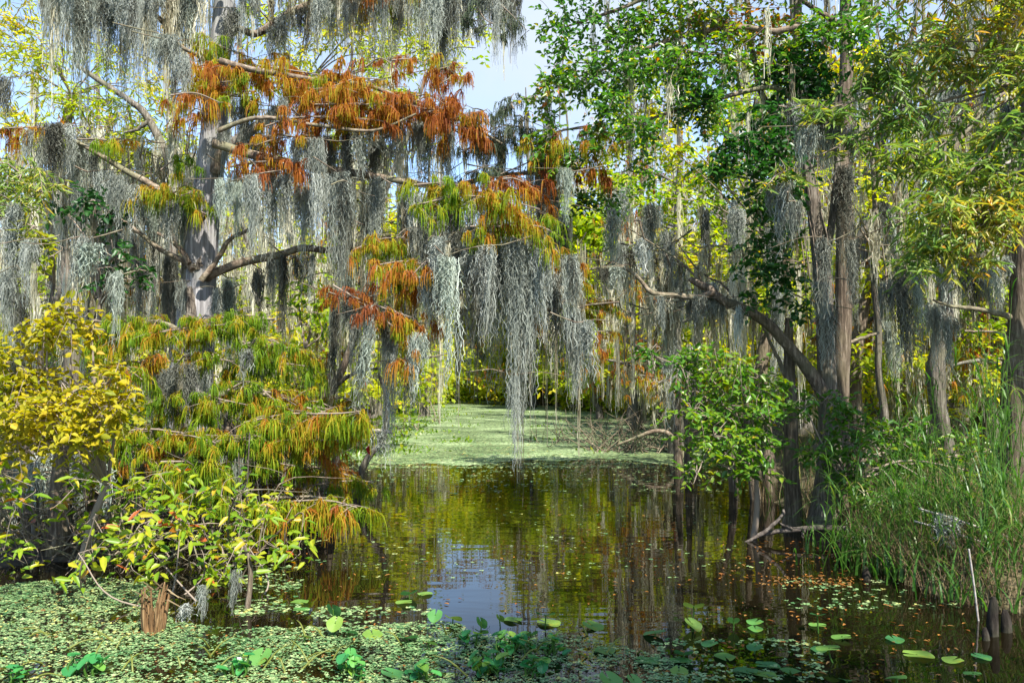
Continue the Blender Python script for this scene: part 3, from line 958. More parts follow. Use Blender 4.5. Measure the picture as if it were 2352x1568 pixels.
limb(rt, [(1845, 250), (1780, 200), (1690, 215), (1600, 240), (1500, 270), (1380, 320), (1300, 420)], DR - .5, 14, 4)
limb(rt, [(1835, -60), (1700, -70), (1560, -40), (1420, 20), (1300, 60)], DR - .8, 22, 5)
lf, tw = MB(), MB()
blob_sprays(lf, tw, [(1255, 230, 40, 50, 10.4, .8), (1250, 310, 40, 40, 10.4, .8), (1300, 380, 50, 40, 10.5, .8), (1300, 40, 80, 40, 10.6), (1290, 110, 50, 45, 10.5, .8), (1270, 200, 50, 45, 10.3, .7), (1340, 170, 80, 60, 10.5), (1420, 60, 110, 60, 10.7), (1440, 160, 100, 70, 10.6), (1400, 250, 70, 50, 10.4, .8), (1480, 300, 80, 45, 10.4, .8),
                     (1540, 60, 110, 70, 10.9), (1560, 170, 110, 70, 10.8), (1650, 40, 100, 60, 11), (1660, 130, 100, 80, 11), (1600, 250, 90, 60, 10.8), (1760, 60, 90, 70, 11.2, .8), (1830, 130, 80, 60, 11.0, .8), (1370, 330, 60, 40, 10.5, .7),
                     (1480, 390, 60, 40, 10.6, .5), (1340, 470, 50, 50, 11, .9), (1390, 440, 50, 40, 11, .7), (1400, -80, 150, 80, 10.8), (1620, -90, 160, 80, 10.8), (1850, -90, 150, 80, 11), (1990, 30, 90, 60, 10.8, .7), (1960, 100, 70, 50, 10.6, .7), (1900, 60, 70, 50, 10.6, .8)],
            96, 8, .092, .050, .46, .42, .36, droop=.2, jit=.2)
lf.build("crown", M["green"], rt)
tw.build("twig_sprays", M["twig"], rt)
vt = thing("climbing_vine", "dense dark green leafy vine climbing the forked trunk", "vine", P(1850, 760, DR - .4))
lf, tw = MB(), MB()
blob_sprays(lf, tw, [(1770, 290, 90, 50, 10.8), (1720, 330, 90, 50, 10.6), (1700, 390, 90, 35, 10.5), (1640, 372, 50, 18, 10.5, .7), (1790, 370, 70, 60, 10.8), (1800, 450, 55, 60, 10.9), (1740, 460, 55, 40, 10.8, .8), (1790, 530, 50, 50, 11, 1), (1740, 560, 45, 35, 10.8, .8),
                     (1760, 610, 70, 40, 10.7, 1), (1800, 640, 60, 40, 10.8, .8), (1720, 690, 45, 25, 10.7, .6), (1830, 700, 50, 35, 10.8, .6), (1840, 200, 80, 70, 11.0, 1.1), (1800, 160, 60, 60, 11.0, .8), (1900, 180, 60, 50, 11, .9), (1870, 90, 50, 50, 11, .8), (1640, 220, 60, 40, 10.8, .8)],
            95, 8, .10, .062, .30, .24, .30, droop=.25, jit=.12)
for k in range(5):
    pp = pxpath([(1858 + k * 8, 770), (1850 + k * 10, 600), (1830 + k * 8, 450), (1800 + k * 14, 330), (1790 + k * 22, 200)], DR - .3, 24)
    tube(tw, pp + np.cumsum(rng.normal(size=pp.shape) * .012, 0), .008, 5)
lf.build("foliage", M["vine"], vt)
tw.build("stems", M["twig"], vt)

st = thing("straight_tree", "straight reddish brown trunk close behind the forked one", "tree", P(1925, 1190, DR + .6) * [1, 1, 0])
trunk_px(st, [(1950, -250), (1942, 0), (1944, 150), (1936, 300), (1934, 420), (1940, 520), (1940, 620), (1936, 740), (1930, 860), (1926, 980), (1920, 1100), (1915, 1200)], [22, 26, 30, 33, 36, 40, 42, 40, 40, 44, 56, 70], DR + .6, "brown_bark")
limb(st, [(1938, 60), (1880, 20), (1800, -40)], DR + .6, 16, 8, "brown_bark")
limb(st, [(1944, 790), (1985, 775), (2020, 765)], DR + .6, 9, 6)
limb(st, [(1942, 350), (1990, 300), (2060, 210), (2120, 120)], DR + .6, 12, 5)
lf, tw = MB(), MB()
blob_sprays(lf, tw, [(1950, -160, 180, 110, 12), (2150, -160, 160, 100, 12), (2120, 90, 70, 50, 12.4, .7), (2040, 180, 60, 50, 12.2, .7)], 40, 8, .12, .06, .45, .3, .36, root=P(1945, -100, 12))
lf.build("crown", M["green"], st)
tw.build("twig_sprays", M["twig"], st)

ln_ = thing("leaning_tree", "short stem with a thick broken limb slanting up over the pool", "tree", P(1818, 1180, DR) * [1, 1, 0])
trunk_px(ln_, [(1812, 730), (1812, 800), (1814, 870), (1818, 960), (1816, 1060), (1822, 1150), (1818, 1230)], [16, 22, 26, 28, 32, 38, 50], DR, "brown_bark")
limb(ln_, [(1893, 905), (1868, 868), (1846, 838), (1800, 785), (1756, 738), (1700, 705), (1661, 687), (1630, 660), (1605, 648), (1586, 635)], DR - .3, 34, 14, "brown_bark", rough=.15)
limb(ln_, [(1640, 672), (1600, 683), (1552, 680), (1510, 678), (1490, 668), (1470, 640), (1433, 612), (1390, 614), (1330, 619)], DR - .3, 16, 5)
limb(ln_, [(1814, 880), (1790, 830), (1765, 780), (1740, 720)], DR, 12, 4)
limb(ln_, [(1640, 668), (1600, 640), (1560, 600), (1500, 560), (1440, 520)], DR, 7, 3)
limb(ln_, [(1700, 705), (1660, 650), (1610, 620), (1560, 560)], DR + .2, 7, 3)

mt = thing("mossy_tree", "bent trunk shaggy with grey moss standing in tall grass", "tree", P(2190, 1120, 12.2) * [1, 1, 0] + [0, 0, .25])
trunk_px(mt, [(2160, 250), (2168, 420), (2167, 585), (2171, 653), (2174, 738), (2161, 789), (2150, 857), (2157, 942), (2174, 1027), (2195, 1130), (2195, 1160)], [16, 20, 24, 27, 31, 38, 40, 36, 34, 40, 46], 12.2, "grey_bark", rough=.12)
limb(mt, [(2166, 420), (2200, 330), (2250, 270), (2330, 190)], 12.2, 12, 6)
tt_ = thing("thin_tree", "thin crooked grey stem between moss curtains at the grassy bank", "tree", P(2040, 1000, 13.5) * [1, 1, 0] + [0, 0, .3])
trunk_px(tt_, [(2000, 300), (2011, 517), (2008, 653), (2018, 755), (2018, 857), (2031, 949), (2040, 1110)], [8, 11, 13, 14, 15, 17, 20], 13.5, "grey_bark", sides=10)
limb(tt_, [(2020, 700), (2035, 650), (2020, 560)], 13.5, 8, 4)
lf, tw = MB(), MB()
blob_sprays(lf, tw, [(2020, 420, 80, 60, 13.3, .8), (1990, 330, 60, 50, 13.3, .7)], 40, 8, .12, .055, .5, .3, .36, root=P(2005, 400, 13.5))
lf.build("crown", M["back"], tt_)
tw.build("twig_sprays", M["twig"], tt_)

et = thing("edge_tree", "stout brown trunk rising from green reeds beside the bank with two bare side limbs", "tree", P(2340, 1210, 10.2) * [1, 1, 0] + [0, 0, .2])
trunk_px(et, [(2380, -100), (2372, 200), (2362, 420), (2350, 600), (2345, 740), (2336, 850), (2335, 1000), (2335, 1110), (2340, 1230)], [34, 40, 44, 46, 50, 60, 66, 74, 90], 10.2, "brown_bark")
limb(et, [(2345, 735), (2300, 718), (2250, 708), (2189, 704), (2140, 690)], 10.2, 16, 5)
limb(et, [(2336, 800), (2310, 770), (2266, 759), (2215, 760)], 10.2, 9, 4)
limb(et, [(2362, 400), (2330, 370), (2300, 385), (2280, 420)], 10.2, 10, 5, "dead")

wt = thing("willow_tree", "willow with long green and orange leaves drooping over moss and reeds", "tree", (6.9, 9.4, .2))
mb = MB()
tube(mb, smooth_path([(6.9, 9.4, -.2), (7.0, 9.3, 2), (6.8, 9.2, 4), (6.6, 9.0, 6), (6.4, 9.0, 7.5)], 24), np.linspace(.14, .06, 24), 10, .08)
mb.build("trunk", M["grey_bark"], wt, smooth=True)
lf, tw = MB(), MB()
blob_sprays(lf, tw, [(2110, 370, 100, 50, 9.0), (2220, 400, 120, 70, 8.8), (2170, 480, 150, 60, 8.7), (2260, 500, 100, 70, 8.6), (2120, 560, 90, 50, 8.7), (2220, 590, 90, 40, 8.6, .8), (2080, 610, 50, 25, 8.7, .6), (2050, 120, 90, 80, 9.2, .9), (2190, 110, 100, 90, 9.0, .9), (2300, 130, 70, 110, 8.8, .9),
                     (2070, 250, 80, 60, 9.2, .9), (2180, 280, 90, 50, 9.0, .6), (2310, 300, 60, 80, 8.7, .9), (2320, 450, 50, 90, 8.5), (1780, 405, 60, 25, 9.6, .9), (1900, 250, 70, 45, 9.4, .9), (1960, 330, 60, 40, 9.4, .8), (2000, 200, 60, 60, 9.4, .8), (2150, -60, 150, 80, 9), (2330, -60, 120, 100, 8.6), (2420, 200, 80, 200, 8.6)],
            54, 12, .16, .030, .38, .34, .40, droop=.45, root=(6.6, 9.0, 5.6), jit=.2, twig=.005)
lf.build("crown", M["willow"], wt)
tw.build("branches", M["twig"], wt)

# green bush leaning over the pool
gs = P(1720, 1150, 10.6) * [1, 1, 0]
t = thing("green_bush", "glossy green bush leaning over the pool below the slanting limb", "shrub", gs)
lf, tw = MB(), MB()
blob_sprays(lf, tw, [(1500, 815, 60, 16, 10.2), (1580, 825, 75, 28, 10.2), (1660, 850, 90, 45, 10.3), (1740, 870, 70, 50, 10.5, .7), (1580, 885, 55, 22, 10.1, .7), (1660, 930, 90, 45, 10.2), (1590, 945, 60, 20, 10.0), (1740, 950, 80, 50, 10.4), (1640, 1000, 80, 50, 10.0),
                     (1720, 1020, 80, 50, 10.2), (1650, 1060, 75, 40, 9.9), (1600, 1090, 30, 20, 9.8, .8), (1740, 1080, 60, 30, 10.2), (1780, 900, 50, 40, 10.8, .6)], 80, 9, .10, .054, .46, .28, .34, shell=.36, droop=.15, root=(gs[0] + .1, gs[1], .75), flat=.8)
tube(tw, smooth_path([gs + [0, 0, -.3], gs + [.1, 0, .3], gs + [.1, 0, .8]], 8), np.linspace(.05, .03, 8), 7)
lf.build("foliage", M["green"], t)
tw.build("branches", M["twig"], t)
gs2 = P(1960, 1150, 10.8) * [1, 1, 0] + [0, 0, .1]
t = thing("undergrowth_bush", "mixed green and yellow bush between the forked trunk and the grass", "shrub", gs2)
lf, tw = MB(), MB()
blob_sprays(lf, tw, [(1900, 920, 50, 25, 10.4), (1850, 935, 40, 15, 10.2), (1940, 960, 60, 35, 10.6), (1960, 1020, 70, 45, 10.6), (2030, 1000, 70, 40, 10.8), (1890, 1040, 50, 40, 10.4), (2090, 975, 30, 20, 10.8), (1960, 1090, 70, 40, 10.7), (2060, 1070, 70, 50, 11), (2120, 1040, 60, 60, 11.4, .8), (2230, 1040, 80, 60, 11.4, .6), (2080, 1150, 90, 60, 10.4, .6), (2180, 1130, 80, 60, 10.6, .6), (2270, 1090, 70, 70, 10.6, .6), (2000, 1150, 60, 40, 10.2, .7)],
            88, 8, .105, .056, .50, .3, .34, droop=.15, root=(gs2[0], gs2[1], .7), flat=.75, jit=.16)
lf.build("foliage", M["green"], t)
tw.build("branches", M["twig"], t)

# ------------------------------------------------------------------ forest behind
def far_tree(kind, seed, fmin=.10, full=False, big=1.0):
    """prototype tree at the origin: returns (trunk mesh, crown mesh, moss attach points)"""
    global rng
    keep = rng
    rng = np.random.default_rng(seed)
    H = rng.uniform(15, 21) if kind == "cypress" else rng.uniform(10, 16)
    tr_, cr = MB(), MB()
    n = 26
    zz = np.linspace(-.4, H, n)
    lean = rng.normal(size=2) * (.5 if kind == "cypress" else 1.6)
    zc = (zz / H).clip(0) ** 1.5
    bend = np.stack([lean[0] * zc, lean[1] * zc, zz], -1)
    bend[:, :2] += np.cumsum(rng.normal(size=(n, 2)) * (.03 if kind == "cypress" else .09), 0)
    r0 = rng.uniform(.06, .20)
    rad = r0 * (1 - .75 * zz.clip(0) / H) * (1 + 1.1 * np.exp(-zz.clip(0) / .8))
    tube(tr_, bend, rad, 10, .08, flute=.10 * np.exp(-zz.clip(0) / 2))
    att = []
    nb = int(rng.integers(20, 27))
    for i in range(nb):
        f = rng.uniform(fmin, .98)
        z = f * H
        j = int(f * (n - 1))
        st_ = bend[j]
        az = rng.uniform(0, 2 * math.pi)
        ln = rng.uniform(1.4, 3.6) * (1.15 - .6 * f)
        e = st_ + np.array([math.cos(az) * ln, math.sin(az) * ln, rng.uniform(-.2, .9) * ln * .5])
        m = (st_ + e) / 2 + np.array([0, 0, .12 * ln])
        pth = smooth_path([st_, m, e], 8)
        tube(tr_, pth, np.linspace(rad[j] * .45 + .01, .012, 8), 5)
        for t_ in rng.uniform(.25, 1.0, int(rng.integers(3, 7) if f < .55 else rng.integers(0, 3))):
            att.append(pth[int(t_ * 7)])
        nl = (34 if kind == "cypress" else 56) if f < .5 or full else (6 if kind == "cypress" else 7)
        o = pth[rng.integers(3, 8, nl)] + rng.normal(size=(nl, 3)) * np.array([.45, .45, .25])
        d_ = unit(rng.normal(size=(nl, 3)) + np.array([0, 0, -.3]))
        b = .48 + .3 * bump_noise(o, .7, seed) + rng.normal(size=nl) * .1
        if kind == "cypress":
            k = 3
            tassels(cr, o, d_, 7, .30, b, rib=.028)
        else:
            sprays(cr, None, o, d_, np.full(nl, .5 * big), 7, .19 * big, .10 * big, b, .14, False, .25, .5)
    rng_out = rng
    rng = keep
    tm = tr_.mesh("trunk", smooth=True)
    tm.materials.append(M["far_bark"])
    cm = cr.mesh("crown")
    cm.materials.append(M["back"] if kind != "cypress" else M["cyp"])
    return tm, cm, np.array(att)


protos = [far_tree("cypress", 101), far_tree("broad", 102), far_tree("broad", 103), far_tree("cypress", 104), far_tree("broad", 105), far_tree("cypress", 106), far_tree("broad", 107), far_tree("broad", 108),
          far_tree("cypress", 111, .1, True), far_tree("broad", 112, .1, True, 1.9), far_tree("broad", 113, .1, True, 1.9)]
low_moss = []
for v in range(10):
    mb = MB()
    moss_strands(mb, 1.0, rng.uniform(.16, .34), 26, seg=.14, rib=.018, curls=.5)
    low_moss.append((np.concatenate(mb.V), np.concatenate(mb.F), np.concatenate(mb.R)))
for v in range(10):
    mb = MB()
    moss_strands(mb, 1.0, rng.uniform(.2, .36), 12, seg=.25, rib=.034, curls=.5)
    low_moss.append((np.concatenate(mb.V), np.concatenate(mb.F), np.concatenate(mb.R)))
mossmass = MB()


def add_low_moss(p, L, k):
    V, Fc, R = low_moss[int(rng.integers(0, 10)) + (10 if p[1] > 38 else 0)]
    a = rng.uniform(0, math.pi)
    c, s = math.cos(a), math.sin(a)
    X = np.stack([(V[:, 0] * c - V[:, 1] * s) * k, (V[:, 0] * s + V[:, 1] * c) * k, V[:, 2] * L], -1) + p
    mossmass.add(X, Fc, np.clip(R + rng.normal() * .24, 0, 1))


def place_far(x, y, pi, s, a, label, group, moss=1.0):
    tm, cm, att = protos[pi]
    name = "bald_cypress" if pi in (0, 3, 5, 8) else "swamp_hardwood"
    e = thing(name, label, "tree", (x, y, 0), group)
    e.rotation_euler = (0, 0, a)
    e.scale = (s, s, s)
    for nm, me in (("trunk", tm), ("crown", cm)):
        o = bpy.data.objects.new(nm, me)
        COL.objects.link(o)
        o.parent = e
    c, si = math.cos(a), math.sin(a)
    for q in att:
        if rng.random() > moss:
            continue
        w = np.array([(q[0] * c - q[1] * si) * s + x, (q[0] * si + q[1] * c) * s + y, q[2] * s])
        L = min((.5 + 3.6 * rng.random() ** 1.7) * (1.0 + .006 * y), w[2] - rng.uniform(.3, 1.6))
        if L > .4:
            add_low_moss(w, L, 1.0 + .016 * y)


shade = [far_tree("broad", 201, .5, True), far_tree("broad", 202, .5, True)]
for x, y, k, a in [(3.6, -1.6, 1, 2.0)]:  # unseen tree added behind the camera to cast shade on the near water
    e = thing("added_shade_tree", "unseen tall tree added beside the viewpoint to shade the near water", "tree", (x, y, 0), "unseen trees added for shade")
    e.rotation_euler = (0, 0, a)
    for nm, me in (("trunk", shade[k][0]), ("crown", shade[k][1])):
        o = bpy.data.objects.new(nm, me)
        COL.objects.link(o)
        o.parent = e
def px_mass(n, x0, x1, y0, y1, l0, l1, d0, d1, k=.8):
    for i in range(n):
        q = P(rng.uniform(x0, x1), rng.uniform(y0, y1), rng.uniform(d0, d1))
        moss_twig(q)
        add_low_moss(q, min(rng.uniform(l0, l1), q[2] - .4), k * rng.uniform(.7, 1.3))


px_mass(60, 100, 480, -120, 20, .7, 2.2, 11.2, 12.6)
px_mass(60, 540, 1180, -140, 10, .6, 1.5, 11.0, 12.6)
px_mass(60, 80, 460, 290, 480, .6, 1.8, 12.5, 13.6)
px_mass(60, 540, 1280, 250, 470, .5, 1.9, 11.0, 12.8, .62)
px_mass(80, 760, 1330, 440, 720, .7, 2.6, 10.4, 12.6, .62)
px_mass(50, 1340, 1760, 560, 720, .5, 1.5, 11.4, 13)
px_mass(60, 1780, 2352, 200, 640, .5, 1.6, 12.4, 14.5)
px_mass(70, 1340, 2352, 430, 800, .8, 2.2, 14, 19)
px_mass(50, 0, 800, 430, 760, .8, 2.2, 14, 19)
px_mass(40, 1250, 1850, -60, 300, .4, 1.2, 10.6, 11.6, .6)
AX = -.041
n_far = 0
pts = []
tries = 0
while n_far < 285 and tries < 20000:
    tries += 1
    y = 15 + 88 * rng.random() ** 2.0
    x = rng.uniform(-.80, .80) * y
    c = AX * y
    if x < c:
        lim = -6.8 if y < 22 else (-5.2 - .1 * max(y - 50, 0))
        if x > lim:
            continue
    else:
        lim = 6.2 if y < 22 else (4.6 if y < 55 else 4.6 - (y - 55) * .25)
        if x < lim:
            continue
    if y < 17 and x > -4 and x < 9:
        continue
    if x < 0 and y < 17.5:
        continue
    md = 1.7 + .012 * y
    if any((x - q[0]) ** 2 + (y - q[1]) ** 2 < md ** 2 for q in pts):
        continue
    pts.append((x, y))
    pi = int(rng.integers(0, 8)) if y < 48 else int(rng.choice([0, 3, 8, 9, 10, 9, 10]))
    left = x < c
    near = y < 32
    if pi in (0, 3, 5, 8):
        lab = ("mossy cypress in flooded woods behind the grey cypress" if left else "mossy cypress in flooded woods behind the slanting limb") if near else ("distant mossy cypress lining the channel beyond the grey cypress" if left else "distant mossy cypress lining the channel beyond the brush pile")
    else:
        lab = ("yellow leaved mossy hardwood in flooded woods behind the grey cypress" if left else "yellow leaved mossy hardwood behind the slanting limb") if near else ("distant yellow leaved hardwood along the channel beyond the grey cypress" if left else "distant yellow leaved hardwood along the channel beyond the brush pile")
    place_far(x, y, pi, rng.uniform(.8, 1.2) * (1.2 if abs(x - c) < 12 and y > 55 else (.62 if x < -.25 * y and y < 40 else 1)), rng.uniform(0, 6.28), lab, lab.replace("mossy cypress in", "cypresses in").replace("distant ", "distant trees: "))
    n_far += 1
for k in range(26):  # the channel's far end
    x, y = rng.uniform(-24, 4), rng.uniform(92, 122)
    place_far(x, y, int(rng.integers(8, 11)), rng.uniform(1.15, 1.6), rng.uniform(0, 6.28), "far tree closing off the end of the duckweed channel", "trees closing off the channel")
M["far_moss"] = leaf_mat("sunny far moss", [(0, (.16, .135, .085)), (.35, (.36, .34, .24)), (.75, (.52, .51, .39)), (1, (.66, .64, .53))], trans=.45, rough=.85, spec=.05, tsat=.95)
for x, y, k in [(-.5, 80, 9), (2.2, 74, 10), (4.6, 68, 8), (1.2, 90, 10), (-2.6, 93, 9), (-10.2, 78, 9), (-12.5, 70, 10), (-9.6, 90, 8), (-5.5, 100, 10), (-7.5, 96, 9), (6.3, 60, 10), (-4, 108, 8)]:
    place_far(x, y, k, (22 if k != 8 else 18) / 14.0 * rng.uniform(.95, 1.1), rng.uniform(0, 6.28), "tall leafy tree closing the view where the duckweed channel bends away", "tall trees at the channel bend")
tag(mossmass.build("hanging_moss", M["far_moss"]), "pale spanish moss draping the background trees in long columns", "moss", kind="stuff")

# woods farther off
def far_woods():
    lf, tk = MB(), MB()
    n = 52000
    x = rng.uniform(-150, 150, n)
    y = rng.uniform(124, 175, n)
    h = 18 + 4 * np.sin(x * .21) + 3 * np.sin(x * .53 + 1) + 2 * np.sin(x * 1.3)
    z = h * rng.uniform(0, 1.05, n) ** 1.15
    leaves(lf, np.stack([x, y, z], -1), rand_dir(n), rand_dir(n), rng.uniform(.7, 1.5, n), rng.uniform(.4, .8, n), np.clip(rng.normal(.4, .2, n), 0, 1), False)
    o = lf.build("far_woods", M["back"])
    tag(o, "hazy line of woods beyond the last channel trees", "woods", kind="stuff")


far_woods()

# ------------------------------------------------------------------ near moss clumps
moss_px([(135, -30, 140, 32), (175, -30, 230, 36), (206, -30, 120, 40), (240, -30, 205, 36), (272, -30, 150, 42), (300, -30, 280, 44), (330, -30, 130, 46), (352, -30, 100, 40), (405, -30, 110, 40), (440, -30, 90, 36), (155, -30, 90, 40), (222, -30, 80, 40), (285, -30, 90, 50), (318, -30, 190, 30), (110, -30, 60, 30), (462, -30, 60, 34)],
        11.4, "long grey moss streamer hanging from a high limb against the blue sky", "moss streamers against the blue sky")
moss_px([(560, -30, 90, 36), (590, -30, 60, 40), (625, 45, 150, 34), (655, 40, 150, 36), (700, 20, 130, 40), (735, 5, 120, 36), (765, -10, 140, 38), (800, -20, 110, 40), (828, -30, 150, 40), (860, -30, 100, 46), (890, -30, 170, 36), (920, -30, 110, 44), (950, -30, 90, 40), (990, -30, 130, 44), (1022, -30, 190, 50), (1050, -30, 170, 34), (1075, -30, 110, 40), (1105, -30, 90, 40), (1135, -30, 70, 40), (1160, -30, 60, 40), (1010, -30, 260, 22), (1140, -30, 150, 14), (1175, -30, 180, 10), (1190, -30, 50, 30)],
        11.2, "dark grey moss curtain hanging over the rust red boughs beside the sky gap", "moss curtains over the rust boughs")
moss_px([(15, 165, 275, 46), (365, 70, 190, 50), (395, 90, 250, 40), (420, 120, 240, 36)], 11.0, "moss tuft on a bare limb stub near the cypress top", "moss tufts on bare stubs")
moss_px([(120, 300, 470, 46), (150, 300, 430, 46), (185, 330, 520, 44), (212, 345, 450, 40), (240, 370, 530, 44), (270, 390, 560, 40), (300, 400, 520, 44), (330, 420, 600, 44), (360, 435, 560, 40), (390, 450, 560, 44), (415, 465, 600, 34), (95, 300, 400, 40), (60, 300, 380, 36)],
        11.4, "grey moss fringe draped along the limb slanting off the cypress flank", "moss along the slanting cypress limb")
moss_px([(620, 220, 330, 30), (655, 225, 290, 26), (560, 230, 430, 54), (590, 290, 420, 44), (640, 300, 420, 40), (690, 310, 470, 44), (730, 305, 490, 44), (770, 320, 650, 46), (800, 300, 500, 40), (830, 300, 440, 46), (862, 300, 470, 40), (900, 260, 430, 44), (930, 250, 400, 42), (958, 250, 390, 32), (990, 250, 450, 62), (1030, 300, 470, 34), (1085, 320, 440, 38), (1150, 320, 430, 46), (1182, 310, 430, 36), (1115, 320, 420, 40), (1240, 320, 480, 22), (710, 300, 400, 40), (540, 280, 420, 40)],
        10.9, "pale blue grey moss hanging beneath the rust red boughs", "moss beneath the rust red boughs", .6, .2)
moss_px([(540, 400, 560, 34), (580, 400, 580, 40), (620, 390, 630, 36), (660, 400, 570, 40), (700, 400, 650, 40), (740, 400, 560, 40), (775, 400, 640, 44), (805, 400, 700, 36), (850, 408, 560, 44), (885, 412, 640, 36), (920, 418, 580, 44), (960, 425, 600, 40), (1000, 430, 700, 60), (1045, 436, 650, 60), (1075, 432, 620, 44), (1240, 410, 530, 54), (1275, 400, 560, 50), (1300, 400, 500, 36), (515, 400, 540, 36), (865, 410, 720, 30)],
        10.7, "shaggy grey moss hanging from the long limb that crosses the pool", "moss on the long crossing limb", .7, .2)
moss_px([(655, 585, 790, 34)], 11.4, "dark dense moss column hanging alone from the bare lower limb", "dark moss column", .1)
moss_px([(600, 595, 720, 34), (560, 605, 760, 36), (720, 575, 700, 36), (755, 575, 800, 40), (690, 575, 690, 26), (530, 615, 700, 34), (630, 590, 700, 30), (790, 570, 720, 40)], 11.8, "moss strand under the bare lower limb of the cypress", "moss under the bare lower limb", .6, .45)
moss_px([(810, 680, 900, 46), (850, 700, 860, 40), (878, 710, 820, 34), (900, 730, 1060, 32), (935, 740, 860, 40), (962, 740, 930, 50), (1000, 560, 780, 50), (1028, 600, 850, 28), (985, 620, 760, 40), (1090, 500, 900, 52), (1120, 560, 800, 40), (1150, 540, 760, 44), (1182, 540, 1000, 56), (1203, 650, 1060, 22), (1215, 560, 860, 44), (1245, 560, 790, 54), (1270, 620, 870, 34), (1300, 600, 800, 40), (1060, 540, 720, 44), (1180, 860, 1050, 16), (945, 830, 950, 24), (840, 780, 1000, 20), (1320, 700, 900, 36), (1350, 720, 860, 30)],
        10.0, "long silvery moss column hanging low over the duckweed channel", "moss columns over the channel")
moss_px([(1835, 230, 330, 50), (1870, 250, 370, 44), (1900, 250, 440, 50), (1925, 270, 380, 40), (1960, 290, 380, 40), (1850, 300, 400, 40), (1790, 430, 530, 56), (1825, 440, 560, 40), (1890, 560, 710, 22), (1770, 430, 500, 30)], 9.8, "curly silver moss tangled in willow leaves in front of the forked trunk", "moss by the forked trunk")
moss_px([(2150, 200, 370, 46), (2185, 205, 300, 46), (2230, -30, 200, 24), (2270, 210, 300, 50), (2310, 210, 340, 54), (2130, 230, 350, 36), (2335, 240, 400, 40), (2165, 570, 740, 44), (2068, 600, 880, 34), (2240, 580, 740, 46), (2205, 590, 690, 34), (2290, 590, 720, 40), (2100, 600, 800, 30), (2140, 700, 860, 30), (2180, 740, 900, 30), (2260, 600, 700, 34), (2030, 620, 760, 34)],
        10.6, "silver moss hanging among willow boughs above the reeds", "moss among the willow boughs")
moss_px([(1520, 682, 760, 16), (1580, 683, 735, 30), (1620, 650, 760, 50), (1605, 680, 740, 34), (1655, 690, 740, 30), (1380, 615, 680, 34), (1410, 613, 660, 26), (1690, 705, 780, 22), (1540, 560, 640, 34), (1480, 550, 640, 30)], 11.2, "moss tuft dangling from the broken slanting limb", "moss on the slanting limb")
moss_px([(30, 470, 760, 60), (65, 560, 700, 40), (180, 530, 660, 40), (10, 600, 800, 40), (205, 560, 640, 30), (45, 820, 900, 40), (270, 640, 780, 34)], 8.9, "blue grey moss sheet beside the yellow bush", "moss beside the yellow bush")
moss_px([(390, 830, 960, 50), (430, 840, 980, 40), (470, 820, 950, 34), (560, 780, 880, 44), (600, 800, 900, 36), (640, 960, 1080, 44), (680, 960, 1050, 46), (720, 990, 1060, 36), (520, 1000, 1100, 30), (255, 1070, 1220, 24), (130, 1040, 1140, 40), (160, 1060, 1180, 30), (30, 1080, 1240, 36), (420, 1180, 1330, 20), (350, 850, 1000, 34), (300, 1000, 1120, 26), (500, 880, 1010, 30), (600, 1040, 1140, 36), (870, 990, 1060, 30)],
        10.3, "dull grey moss among the lowest lime green cypress boughs", "moss in the low cypress boughs")
moss_px([(x_, y_, y_ + rng.uniform(90, 200), rng.uniform(22, 44)) for x_, y_ in zip(rng.uniform(0, 560, 20), rng.uniform(1020, 1120, 20))], 10.0, "dull moss rag hanging above the dark water under the yellow bush", "moss rags under the yellow bush", .8)
moss_px([(520, 300, 470, 22), (450, 720, 900, 30), (420, 620, 760, 28), (536, 30, 200, 22), (500, 640, 800, 20)], 11.65, "thin grey moss veil clinging to the pale cypress trunk", "moss veil on the cypress trunk", .05)
moss_px([(1884, 640, 900, 22), (1905, 700, 860, 20), (1940, 380, 620, 24), (1955, 560, 760, 22), (2350, 250, 560, 30), (2335, 560, 800, 28)], 11.2, "moss beard on the dark trunks beside the bank", "moss on the bank trunks", .2)
k_ = []
for i in range(30):
    x_ = rng.uniform(770, 1330)
    y0_ = rng.uniform(440, 700) - (60 if 950 < x_ < 1250 else 0)
    k_.append((x_, y0_, min(1010, y0_ + rng.uniform(150, 420)), rng.uniform(26, 56)))
moss_px(k_, 11.6, "grey moss column in the dense curtain behind the silvery columns over the channel", "moss curtain behind the silvery columns", 1.6)
k_ = []
for i in range(16):
    x_ = rng.uniform(0, 640)
    y0_ = rng.uniform(380, 700)
    k_.append((x_, y0_, y0_ + rng.uniform(150, 330), rng.uniform(24, 46)))
moss_px(k_, 14.0, "moss column in the shady woods directly behind the grey cypress trunk", "moss behind the cypress trunk", 1.2)
k_ = []
for i in range(20):
    x_ = rng.uniform(1350, 2340)
    y0_ = rng.uniform(450, 760)
    k_.append((x_, y0_, y0_ + rng.uniform(130, 320), rng.uniform(22, 44)))
moss_px(k_, 14.5, "moss column in the sunny woods behind the forked trunk and bank", "moss behind the forked trunk", 1.2)
